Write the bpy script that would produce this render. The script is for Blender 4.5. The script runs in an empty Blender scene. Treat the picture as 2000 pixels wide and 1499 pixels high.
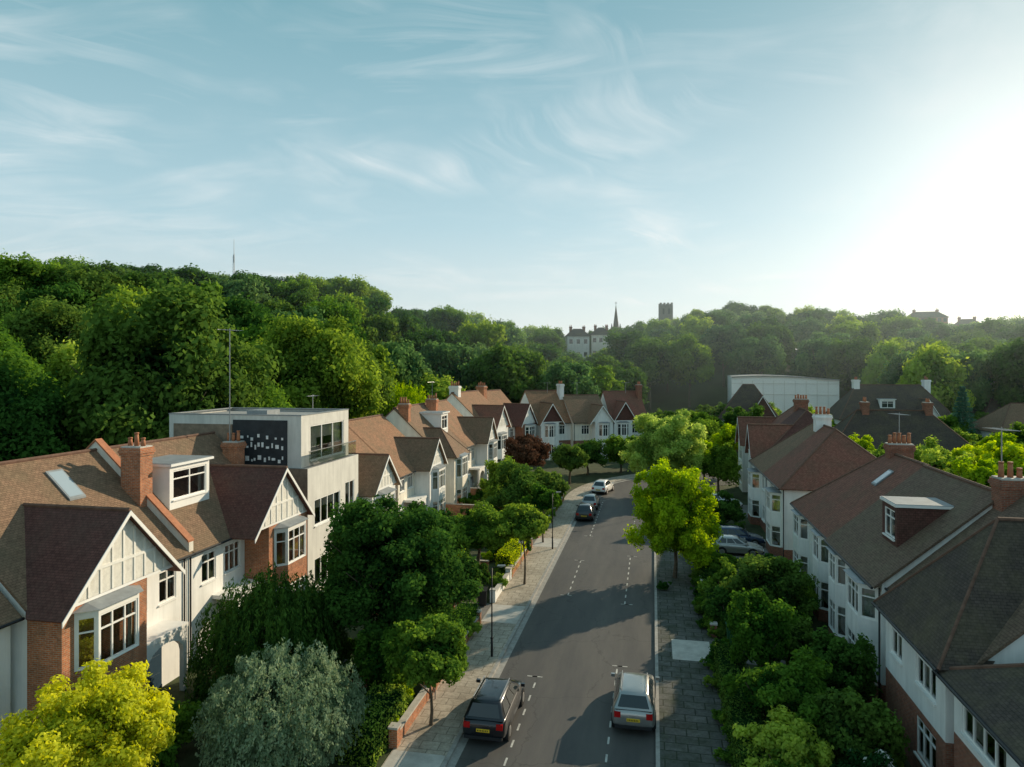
import bpy, math, random
import numpy as np
from mathutils import Vector, Matrix
R = random.Random(7)
NP = np.random.RandomState(11)
scene = bpy.context.scene
COL = scene.collection
rad = math.radians
SUN_AZ, SUN_EL = rad(37), rad(22)
SUND = Vector((math.sin(SUN_AZ)*math.cos(SUN_EL), math.cos(SUN_AZ)*math.cos(SUN_EL), math.sin(SUN_EL)))

# ------------------------------------------------------------ materials
def newmat(name):
    m = bpy.data.materials.new(name); m.use_nodes = True
    nt = m.node_tree; b = nt.nodes['Principled BSDF']
    return m, nt, b
def N(nt, t, **kw):
    n = nt.nodes.new(t)
    for k, v in kw.items():
        if k in n.inputs.keys(): n.inputs[k].default_value = v
        else: setattr(n, k, v)
    return n
def c4(c): return (c[0], c[1], c[2], 1)
def mul(c, k): return tuple(min(1, x*k) for x in c)
def mat(name, colr, rough=.8, var=.25, scale=2.0, bump=0, bscale=30, metal=0, spec=.3, streak=0):
    m, nt, b = newmat(name)
    tc = N(nt, 'ShaderNodeTexCoord')
    n1 = N(nt, 'ShaderNodeTexNoise', Scale=scale, Detail=6.0, Roughness=.65)
    nt.links.new(tc.outputs['Object'], n1.inputs['Vector'])
    r = N(nt, 'ShaderNodeValToRGB')
    r.color_ramp.elements[0].position = .3; r.color_ramp.elements[1].position = .7
    r.color_ramp.elements[0].color = c4(mul(colr, 1-var)); r.color_ramp.elements[1].color = c4(mul(colr, 1+var))
    nt.links.new(n1.outputs['Fac'], r.inputs['Fac'])
    outc = r.outputs['Color']
    if streak:
        mp = N(nt, 'ShaderNodeMapping'); mp.inputs['Scale'].default_value = (2.2, 2.2, .25)
        n3 = N(nt, 'ShaderNodeTexNoise', Scale=1.0, Detail=7.0, Roughness=.7); nt.links.new(tc.outputs['Object'], mp.inputs[0]); nt.links.new(mp.outputs[0], n3.inputs['Vector'])
        mr = N(nt, 'ShaderNodeMapRange'); mr.inputs[1].default_value = .35; mr.inputs[2].default_value = .65; mr.inputs[3].default_value = 1-streak; mr.inputs[4].default_value = 1.05
        nt.links.new(n3.outputs['Fac'], mr.inputs[0]); mm = N(nt, 'ShaderNodeMix', data_type='RGBA', blend_type='MULTIPLY'); mm.inputs[0].default_value = 1
        nt.links.new(outc, mm.inputs[6]); nt.links.new(mr.outputs[0], mm.inputs[7]); outc = mm.outputs[2]
    nt.links.new(outc, b.inputs['Base Color'])
    b.inputs['Roughness'].default_value = rough; b.inputs['Metallic'].default_value = metal
    b.inputs['Specular IOR Level'].default_value = spec
    if bump:
        n2 = N(nt, 'ShaderNodeTexNoise', Scale=bscale, Detail=4.0)
        nt.links.new(tc.outputs['Object'], n2.inputs['Vector'])
        bp = N(nt, 'ShaderNodeBump', Strength=bump, Distance=.03)
        nt.links.new(n2.outputs['Fac'], bp.inputs['Height']); nt.links.new(bp.outputs['Normal'], b.inputs['Normal'])
    return m
def brickmat(name, c1, c2, mortar, bw=.23, bh=.075, ms=.012, rough=.85, patch=(.1, .1, .07), pf=.25, bump=.5, offs=.5, squash=1, pscale=.6):
    m, nt, b = newmat(name)
    tc = N(nt, 'ShaderNodeTexCoord')
    br = N(nt, 'ShaderNodeTexBrick', offset=offs)
    br.inputs['Color1'].default_value = c4(c1); br.inputs['Color2'].default_value = c4(c2); br.inputs['Mortar'].default_value = c4(mortar)
    br.inputs['Scale'].default_value = 1; br.inputs['Mortar Size'].default_value = ms; br.inputs['Brick Width'].default_value = bw; br.inputs['Row Height'].default_value = bh
    br.inputs['Mortar Smooth'].default_value = .2
    nt.links.new(tc.outputs['UV'], br.inputs['Vector'])
    n1 = N(nt, 'ShaderNodeTexNoise', Scale=pscale, Detail=8.0, Roughness=.7)
    nt.links.new(tc.outputs['Object'], n1.inputs['Vector'])
    r = N(nt, 'ShaderNodeValToRGB'); r.color_ramp.elements[0].position = .42; r.color_ramp.elements[1].position = .7
    r.color_ramp.elements[0].color = (0, 0, 0, 1); r.color_ramp.elements[1].color = (pf*2, pf*2, pf*2, 1)
    nt.links.new(n1.outputs['Fac'], r.inputs['Fac'])
    mx = N(nt, 'ShaderNodeMix', data_type='RGBA')
    nt.links.new(r.outputs['Color'], mx.inputs[0]); nt.links.new(br.outputs['Color'], mx.inputs[6]); mx.inputs[7].default_value = c4(patch)
    n3 = N(nt, 'ShaderNodeTexNoise', Scale=5.0, Detail=7.0, Roughness=.75)
    nt.links.new(tc.outputs['Object'], n3.inputs['Vector'])
    mr = N(nt, 'ShaderNodeMapRange'); mr.inputs[1].default_value = .3; mr.inputs[2].default_value = .7; mr.inputs[3].default_value = .66; mr.inputs[4].default_value = 1.38
    nt.links.new(n3.outputs['Fac'], mr.inputs[0])
    mm = N(nt, 'ShaderNodeMix', data_type='RGBA', blend_type='MULTIPLY'); mm.inputs[0].default_value = 1
    nt.links.new(mx.outputs[2], mm.inputs[6]); nt.links.new(mr.outputs[0], mm.inputs[7])
    nt.links.new(mm.outputs[2], b.inputs['Base Color'])
    b.inputs['Roughness'].default_value = rough; b.inputs['Specular IOR Level'].default_value = .25
    bp = N(nt, 'ShaderNodeBump', Strength=bump, Distance=.02, invert=True)
    nt.links.new(br.outputs['Fac'], bp.inputs['Height']); nt.links.new(bp.outputs['Normal'], b.inputs['Normal'])
    return m
def tilemat(name, c, patch=(.13, .11, .065), pf=.3):
    return brickmat(name, mul(c, .9), mul(c, 1.13), mul(c, .58), bw=.2, bh=.11, ms=.012, patch=patch, pf=pf, bump=.5)
def leafmat(name, dark, light, trans=.35):
    m = bpy.data.materials.new(name); m.use_nodes = True; nt = m.node_tree; nt.nodes.clear()
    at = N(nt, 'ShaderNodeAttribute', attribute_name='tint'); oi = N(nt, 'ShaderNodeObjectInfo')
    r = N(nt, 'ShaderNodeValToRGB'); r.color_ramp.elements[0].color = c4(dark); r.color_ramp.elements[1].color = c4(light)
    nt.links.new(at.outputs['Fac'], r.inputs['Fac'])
    hs = N(nt, 'ShaderNodeHueSaturation')
    mr = N(nt, 'ShaderNodeMapRange'); mr.inputs[3].default_value = .72; mr.inputs[4].default_value = 1.35
    nt.links.new(oi.outputs['Random'], mr.inputs[0]); nt.links.new(mr.outputs[0], hs.inputs['Value'])
    mr2 = N(nt, 'ShaderNodeMapRange'); mr2.inputs[3].default_value = .53; mr2.inputs[4].default_value = .48
    nt.links.new(oi.outputs['Random'], mr2.inputs[0]); nt.links.new(mr2.outputs[0], hs.inputs['Hue'])
    nt.links.new(r.outputs['Color'], hs.inputs['Color'])
    d = N(nt, 'ShaderNodeBsdfDiffuse'); t = N(nt, 'ShaderNodeBsdfTranslucent'); mx = N(nt, 'ShaderNodeMixShader'); mx.inputs[0].default_value = trans
    hs2 = N(nt, 'ShaderNodeHueSaturation', Hue=.488, Value=1.9, Saturation=1.08)
    nt.links.new(hs.outputs[0], hs2.inputs['Color'])
    nt.links.new(hs.outputs[0], d.inputs['Color']); nt.links.new(hs2.outputs[0], t.inputs['Color'])
    nt.links.new(d.outputs[0], mx.inputs[1]); nt.links.new(t.outputs[0], mx.inputs[2])
    o = N(nt, 'ShaderNodeOutputMaterial'); nt.links.new(mx.outputs[0], o.inputs['Surface'])
    return m
def glassmat():
    m = bpy.data.materials.new('window_glass'); m.use_nodes = True; nt = m.node_tree; nt.nodes.clear()
    t = N(nt, 'ShaderNodeBsdfTransparent'); t.inputs[0].default_value = (.75, .8, .8, 1)
    g = N(nt, 'ShaderNodeBsdfGlossy'); g.inputs['Roughness'].default_value = .03
    f = N(nt, 'ShaderNodeLayerWeight'); f.inputs[0].default_value = .35
    mr = N(nt, 'ShaderNodeMapRange'); mr.inputs[3].default_value = .25; mr.inputs[4].default_value = .9
    nt.links.new(f.outputs['Fresnel'], mr.inputs[0])
    mx = N(nt, 'ShaderNodeMixShader'); nt.links.new(mr.outputs[0], mx.inputs[0]); nt.links.new(t.outputs[0], mx.inputs[1]); nt.links.new(g.outputs[0], mx.inputs[2])
    o = N(nt, 'ShaderNodeOutputMaterial'); nt.links.new(mx.outputs[0], o.inputs['Surface'])
    return m
M = {}
M['white'] = mat('white_render', (.84, .835, .81), .85, .04, 1.2, .15, 60, streak=.12)
M['cream'] = mat('cream_render', (.81, .76, .66), .85, .06, 1.2, .15, 60, streak=.14)
M['grey'] = mat('grey_render', (.68, .66, .61), .85, .08, .8, .1, 40, streak=.15)
M['pebble'] = mat('pebbledash', (.77, .74, .67), .95, .12, 5, .6, 90, streak=.1)
M['paint'] = mat('white_paint', (.84, .83, .80), .5, .04, 3)
M['brick'] = brickmat('orange_brick', (.54, .18, .07), (.40, .12, .05), (.38, .30, .22))
M['redbrick'] = brickmat('red_brick', (.36, .11, .06), (.25, .07, .045), (.26, .2, .15))
M['tbrown'] = tilemat('brown_tiles', (.235, .145, .092))
M['tdark'] = tilemat('dark_tiles', (.08, .062, .052), patch=(.13, .11, .06))
M['tred'] = tilemat('red_tiles', (.24, .10, .07), patch=(.12, .085, .055))
M['tmar'] = tilemat('maroon_tiles', (.125, .055, .045), patch=(.10, .065, .05))
M['torange'] = tilemat('orange_tiles', (.31, .165, .095))
M['tgrey'] = tilemat('grey_brown_tiles', (.165, .11, .08), patch=(.15, .13, .08))
M['ridge'] = mat('weathered_ridge', (.15, .085, .06), .85, .3, 4)
M['pot'] = mat('terracotta_pot', (.40, .16, .08), .7, .2, 4)
M['lead'] = mat('lead_sheet', (.25, .27, .28), .5, .2, 2)
M['flat'] = mat('flat_roof_felt', (.3, .3, .29), .8, .25, .8)
M['stone'] = mat('dark_old_stone', (.13, .12, .11), .9, .3, .5)
M['glass'] = glassmat()
m, nt, b = newmat('dark_glass'); b.inputs['Base Color'].default_value = (.02, .03, .035, 1); b.inputs['Roughness'].default_value = .05; b.inputs['Specular IOR Level'].default_value = .8
M['dglass'] = m
m, nt, b = newmat('skylight_glass'); b.inputs['Base Color'].default_value = (.35, .42, .47, 1); b.inputs['Roughness'].default_value = .08; b.inputs['Specular IOR Level'].default_value = 1
M['skyglass'] = m
M['curtain'] = mat('curtain_cloth', (.65, .6, .52), .9, .15, 6)
M['black'] = mat('black_metal', (.02, .022, .025), .45, .2, 4)
M['green_paint'] = mat('door_paint', (.03, .06, .09), .4, .1, 3)
M['timber'] = mat('grey_painted_timber', (.8, .78, .73), .7, .08, 3)
M['membrane'] = mat('black_membrane', (.03, .035, .04), .6, .3, 2)
M['metal'] = mat('galvanised_metal', (.35, .36, .37), .4, .1, 5, metal=.8)
M['bark'] = mat('bark', (.13, .10, .07), .95, .4, 6, .8, 25)
M['soil'] = mat('garden_ground', (.05, .065, .026), .95, .5, .8, .5, 12)
M['drive'] = mat('driveway_paving', (.2, .19, .175), .9, .25, 1.5, .3, 30)
M['clad'] = mat('timber_cladding', (.24, .18, .13), .8, .3, 3)
M['kerb'] = mat('granite_kerb', (.34, .325, .3), .85, .25, 3, .3, 40)
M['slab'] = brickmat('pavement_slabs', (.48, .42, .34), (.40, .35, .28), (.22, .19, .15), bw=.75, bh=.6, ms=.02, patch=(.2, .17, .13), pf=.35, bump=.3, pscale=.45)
M['slabr'] = brickmat('shade_darkened_slabs', (.135, .132, .122), (.09, .092, .084), (.035, .04, .028), bw=.9, bh=.6, ms=.03, patch=(.04, .05, .028), pf=.48, bump=.4, pscale=.8)  # right pavement: shade put into the darker slab colour, plus mossy patches
M['conc'] = mat('pale_concrete', (.5, .475, .43), .9, .2, 2, .2, 30)
M['line'] = mat('road_paint', (.5, .49, .45), .7, .4, 5)
m, nt, b = newmat('asphalt')
tc = N(nt, 'ShaderNodeTexCoord'); a1 = N(nt, 'ShaderNodeTexNoise', Scale=.35, Detail=8.0, Roughness=.65); a2 = N(nt, 'ShaderNodeTexNoise', Scale=60.0, Detail=3.0)
mp = N(nt, 'ShaderNodeMapping'); mp.inputs['Scale'].default_value = (1.6, .25, 1)
nt.links.new(tc.outputs['Object'], mp.inputs['Vector']); nt.links.new(mp.outputs[0], a1.inputs['Vector']); nt.links.new(tc.outputs['Object'], a2.inputs['Vector'])
r = N(nt, 'ShaderNodeValToRGB'); r.color_ramp.elements[0].position = .3; r.color_ramp.elements[1].position = .72
r.color_ramp.elements[0].color = (.068, .067, .07, 1); r.color_ramp.elements[1].color = (.16, .146, .13, 1)
nt.links.new(a1.outputs['Fac'], r.inputs['Fac'])
mm = N(nt, 'ShaderNodeMix', data_type='RGBA', blend_type='MULTIPLY'); mm.inputs[0].default_value = .6
nt.links.new(r.outputs[0], mm.inputs[6]); nt.links.new(a2.outputs['Color'], mm.inputs[7])
vo = N(nt, 'ShaderNodeTexVoronoi', feature='DISTANCE_TO_EDGE'); vo.inputs['Scale'].default_value = .22
wn = N(nt, 'ShaderNodeTexNoise', Scale=1.5, Detail=5.0); nt.links.new(tc.outputs['Object'], wn.inputs['Vector'])
wa = N(nt, 'ShaderNodeVectorMath', operation='ADD'); nt.links.new(tc.outputs['Object'], wa.inputs[0]); nt.links.new(wn.outputs['Color'], wa.inputs[1]); nt.links.new(wa.outputs[0], vo.inputs['Vector'])
cr = N(nt, 'ShaderNodeValToRGB'); cr.color_ramp.elements[0].color = (.35, .35, .35, 1); cr.color_ramp.elements[1].position = .008; cr.color_ramp.elements[1].color = (1, 1, 1, 1)
nt.links.new(vo.outputs['Distance'], cr.inputs[0])
m3 = N(nt, 'ShaderNodeMix', data_type='RGBA', blend_type='MULTIPLY'); m3.inputs[0].default_value = .6
nt.links.new(mm.outputs[2], m3.inputs[6]); nt.links.new(cr.outputs[0], m3.inputs[7])
nt.links.new(m3.outputs[2], b.inputs['Base Color']); b.inputs['Roughness'].default_value = .7; b.inputs['Specular IOR Level'].default_value = .45
bp = N(nt, 'ShaderNodeBump', Strength=.4, Distance=.01); nt.links.new(a2.outputs['Fac'], bp.inputs['Height']); nt.links.new(bp.outputs[0], b.inputs['Normal'])
M['asphalt'] = m
M['terrain'] = mat('hillside_grass', (.045, .075, .022), .95, .4, .05, .4, 3)
M['lawn'] = mat('lawn_grass', (.08, .14, .03), .95, .4, 2, .6, 60)
L = {}
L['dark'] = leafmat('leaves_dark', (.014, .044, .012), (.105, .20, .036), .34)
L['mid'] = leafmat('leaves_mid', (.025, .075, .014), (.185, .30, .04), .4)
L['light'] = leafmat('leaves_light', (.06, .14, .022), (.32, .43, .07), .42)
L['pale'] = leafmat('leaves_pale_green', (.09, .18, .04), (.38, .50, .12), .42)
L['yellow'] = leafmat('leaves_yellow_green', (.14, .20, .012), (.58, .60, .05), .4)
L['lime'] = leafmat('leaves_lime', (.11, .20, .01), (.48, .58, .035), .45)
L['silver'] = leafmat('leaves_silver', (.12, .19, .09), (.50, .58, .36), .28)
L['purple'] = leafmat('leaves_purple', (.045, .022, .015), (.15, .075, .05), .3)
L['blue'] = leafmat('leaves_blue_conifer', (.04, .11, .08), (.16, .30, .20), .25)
L['hazy'] = leafmat('leaves_haze_tinted', (.025, .08, .035), (.16, .27, .08), .38)  # distance haze put into the leaf colour as a bluer green
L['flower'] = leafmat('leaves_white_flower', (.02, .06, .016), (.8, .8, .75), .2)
rr_ = [n for n in L['flower'].node_tree.nodes if n.type == 'VALTORGB'][0].color_ramp
rr_.elements[0].position = .86; rr_.elements[1].position = .9

# ------------------------------------------------------------ mesh builder
class MB:
    def __init__(s): s.v = []; s.f = []; s.m = []; s.mats = []
    def mi(s, mt):
        if mt not in s.mats: s.mats.append(mt)
        return s.mats.index(mt)
    def poly(s, pts, mt):
        i = len(s.v); s.v += [tuple(p) for p in pts]; s.f.append(tuple(range(i, i+len(pts)))); s.m.append(s.mi(mt))
    def obox(s, o, a, b, c, mt):
        o, a, b, c = Vector(o), Vector(a), Vector(b), Vector(c)
        if a.cross(b).dot(c) < 0: a, b = b, a
        p = [o, o+a, o+a+b, o+b, o+c, o+a+c, o+a+b+c, o+b+c]
        i = len(s.v); s.v += [tuple(q) for q in p]; k = s.mi(mt)
        for f in ((0, 3, 2, 1), (4, 5, 6, 7), (0, 1, 5, 4), (1, 2, 6, 5), (2, 3, 7, 6), (3, 0, 4, 7)):
            s.f.append(tuple(i+j for j in f)); s.m.append(k)
    def box(s, x0, x1, y0, y1, z0, z1, mt): s.obox((x0, y0, z0), (x1-x0, 0, 0), (0, y1-y0, 0), (0, 0, z1-z0), mt)
    def tube(s, p0, p1, r0, r1, n, mt, caps=True):
        p0, p1 = Vector(p0), Vector(p1); d = (p1-p0)
        if d.length < 1e-6: return
        d.normalize(); a = d.orthogonal().normalized(); b = d.cross(a); i = len(s.v); k = s.mi(mt)
        for p, r in ((p0, r0), (p1, r1)):
            for j in range(n):
                t = 2*math.pi*j/n; s.v.append(tuple(p+a*math.cos(t)*r+b*math.sin(t)*r))
        for j in range(n):
            s.f.append((i+j, i+(j+1) % n, i+n+(j+1) % n, i+n+j)); s.m.append(k)
        if caps:
            s.f.append(tuple(i+j for j in reversed(range(n)))); s.m.append(k)
            s.f.append(tuple(i+n+j for j in range(n))); s.m.append(k)
    def slab(s, pts, th, mt):
        P = [Vector(p) for p in pts]; n = (P[1]-P[0]).cross(P[2]-P[0]).normalized()
        if n.z < 0: P.reverse(); n = -n
        Q = [p-n*th for p in P]; s.poly(P, mt); s.poly(list(reversed(Q)), mt); k = len(P)
        for j in range(k): s.poly([P[j], Q[j], Q[(j+1) % k], P[(j+1) % k]], mt)
    def obj(s, name, parent=None, smooth=False, loc=None):
        me = bpy.data.meshes.new(name); me.from_pydata(s.v, [], s.f)
        for mt in s.mats: me.materials.append(mt)
        me.polygons.foreach_set('material_index', s.m)
        if smooth: me.polygons.foreach_set('use_smooth', [True]*len(s.f))
        me.update()
        uv = me.uv_layers.new(name='UVMap').data
        for p in me.polygons:
            n = p.normal
            if abs(n.z) > .985: a = Vector((1, 0, 0)); bb = Vector((0, 1, 0))
            else:
                a = Vector((-n.y, n.x, 0)).normalized(); bb = n.cross(a)
            for li in p.loop_indices:
                co = me.vertices[me.loops[li].vertex_index].co; uv[li].uv = (co.dot(a), co.dot(bb))
        o = bpy.data.objects.new(name, me); COL.objects.link(o)
        if parent: o.parent = parent
        if loc: o.location = loc
        return o
def top(o, label, cat, group=None):
    o['label'] = label; o['category'] = cat
    if group: o['group'] = group
    return o
def empty(name, loc, rot=0, label='', cat='', group=None, sx=1):
    e = bpy.data.objects.new(name, None); e.empty_display_size = .3; COL.objects.link(e)
    e.location = loc; e.rotation_euler = (0, 0, rad(rot)); e.scale = (sx, 1, 1)
    return top(e, label, cat, group)

# ------------------------------------------------------------ terrain
def sm(a, b, x):
    t = np.clip((x-a)/(b-a), 0, 1); return t*t*(3-2*t)
def H(x, y):
    s1 = sm(-42, -115, x-.25*np.maximum(0, y-100))
    h1 = (9+18*sm(60, 165, y))*s1*np.exp(-((np.maximum(y, 160)-160)/110)**2/2)
    h2 = sm(165, 290, y)*17*np.exp(-((x-70)/140)**2/2) + sm(180, 270, y)*7*np.exp(-((x-34)/30)**2/2)
    return h1 + h2*(1-s1)
def terrain():
    xs = np.concatenate([np.linspace(-2500, -300, 8), np.linspace(-280, 320, 76), np.linspace(360, 2500, 8)])
    ys = np.concatenate([np.linspace(-1500, -60, 8), np.linspace(-50, 460, 65), np.linspace(500, 3500, 9)])
    X, Y = np.meshgrid(xs, ys); Z = H(X, Y)-.05
    v = np.stack([X, Y, Z], -1).reshape(-1, 3).tolist(); nx = len(xs); f = []
    for j in range(len(ys)-1):
        for i in range(nx-1):
            a = j*nx+i; f.append((a, a+1, a+nx+1, a+nx))
    me = bpy.data.meshes.new('ground'); me.from_pydata(v, [], f); me.materials.append(M['terrain'])
    me.polygons.foreach_set('use_smooth', [True]*len(f))
    o = bpy.data.objects.new('ground', me); COL.objects.link(o); o['kind'] = 'structure'
terrain()

path = [(-3.75, y) for y in (-45, -20, 0, 20, 30, 40, 50, 60, 70, 80)]
rc = 22
for i in range(1, 16):
    a = rad(5.4*i); path.append((-3.75+rc-rc*math.cos(a), 80+rc*math.sin(a)))
dx, dy = path[-1][0]-path[-2][0], path[-1][1]-path[-2][1]; l = math.hypot(dx, dy); pe = path[-1]
for k in (10, 25, 45, 70): path.append((pe[0]+dx/l*k, pe[1]+dy/l*k))
def offs(p):
    out = []
    for i in range(len(path)):
        a = path[max(0, i-1)]; c = path[min(len(path)-1, i+1)]; d = Vector((c[0]-a[0], c[1]-a[1])).normalized()
        out.append((path[i][0]+d.y*p, path[i][1]-d.x*p))
    return out
def strip(name, o0, o1, z, mt, skirt0=None, skirt1=None, kind='structure'):
    mb = MB(); A, B = offs(o0), offs(o1)
    for i in range(len(path)-1):
        mb.poly([(*A[i], z), (*B[i], z), (*B[i+1], z), (*A[i+1], z)], mt)
        if skirt0 is not None: mb.poly([(*A[i], skirt0), (*A[i], z), (*A[i+1], z), (*A[i+1], skirt0)], mt)
        if skirt1 is not None: mb.poly([(*B[i], z), (*B[i], skirt1), (*B[i+1], skirt1), (*B[i+1], z)], mt)
    o = mb.obj(name); o['kind'] = kind; return o
strip('road', -3.87, 3.87, 0, M['asphalt'])
strip('kerb', -4.02, -3.86, .13, M['kerb'], -.02, -.02)
strip('kerb', 3.86, 4.02, .13, M['kerb'], -.02, -.02)
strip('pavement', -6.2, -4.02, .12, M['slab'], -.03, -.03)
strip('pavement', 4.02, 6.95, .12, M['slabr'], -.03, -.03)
strip('road_channel', -3.86, -3.55, .004, M['kerb'])
strip('garden_ground', -30, -6.2, .09, M['soil'])
strip('garden_ground', 6.95, 18, .09, M['soil'])
mb = MB()
def hline(x0, x1, y0, y1): mb.poly([(x0, y0, .006), (x1, y0, .006), (x1, y1, .006), (x0, y1, .006)], M['line'])
def bay_marks(xl, ya, yb, inner):
    y = ya
    while y < yb:
        hline(xl-.04, xl+.04, y, min(y+.55, yb)); y += 1.3
    for yy in (ya, yb):
        hline(min(xl, xl+inner), max(xl, xl+inner), yy-.04, yy+.04); hline(xl-.25, xl+.25, yy-.04, yy+.04)
bay_marks(-5.5, 19, 33.2, -.5); bay_marks(-5.5, 45.5, 54, -.5); bay_marks(-5.5, 62, 79, -.5)
bay_marks(-1.75, 20, 35.2, .5); bay_marks(-1.75, 44.5, 56, .5); bay_marks(-1.75, 62, 79, .5)
o = mb.obj('road_markings'); o['kind'] = 'structure'
mb = MB()
for (x0, x1, y0, y1, mt) in ((1.0, 3.0, 36.3, 39.0, M['conc']), (-9.9, -7.8, 39.5, 42.5, M['conc']), (-9.9, -7.8, 57, 60, M['conc']), (.3, 3.15, 59, 62, M['conc']), (-9.9, -7.8, 23.2, 25.5, M['conc'])):
    mb.poly([(x0, y0, .125), (x1, y0, .125), (x1, y1, .125), (x0, y1, .125)], mt)
for (x0, x1, y0, y1) in ((3.2, 10, 56.5, 62.8), (3.2, 10.5, 72.5, 79), (3.2, 9.5, 36.5, 39.5), (-21, -9.9, 39.8, 42.6), (-21, -9.9, 57, 59.6)):
    mb.poly([(x0, y0, .10), (x1, y0, .10), (x1, y1, .10), (x0, y1, .10)], M['drive'])
for (x0, x1, y0, y1) in ((3.6, 9, 43, 50), (-20, -12, 44, 50), (-20, -12, 62, 70)):
    mb.poly([(x0, y0, .096), (x1, y0, .096), (x1, y1, .096), (x0, y1, .096)], M['lawn'])
o = mb.obj('driveway_paving'); o['kind'] = 'structure'

# ------------------------------------------------------------ house kit
def panel(mb, mt, P0, P1, z0, z1, ops=(), rev=.13):
    P0, P1 = Vector((*P0, 0)), Vector((*P1, 0)); Ln = (P1-P0).length; t = (P1-P0)/Ln; n = Vector((t.y, -t.x, 0))
    ops = [o for o in ops if o[2] < z1 and o[3] > z0]
    xs = sorted({0, Ln} | {o[0] for o in ops} | {o[1] for o in ops}); zs = sorted({z0, z1} | {max(z0, o[2]) for o in ops} | {min(z1, o[3]) for o in ops})
    U = Vector((0, 0, 1))
    for i in range(len(xs)-1):
        for j in range(len(zs)-1):
            cx, cz = (xs[i]+xs[i+1])/2, (zs[j]+zs[j+1])/2
            if any(o[0] < cx < o[1] and o[2] < cz < o[3] for o in ops): continue
            mb.poly([P0+t*xs[i]+U*zs[j], P0+t*xs[i+1]+U*zs[j], P0+t*xs[i+1]+U*zs[j+1], P0+t*xs[i]+U*zs[j+1]], mt)
    for o in ops:
        a, b, c, d = o[:4]; q = [P0+t*a+U*c, P0+t*b+U*c, P0+t*b+U*d, P0+t*a+U*d]
        for k in range(4): mb.poly([q[k], q[(k+1) % 4], q[(k+1) % 4]-n*rev, q[k]-n*rev], mt)
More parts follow.
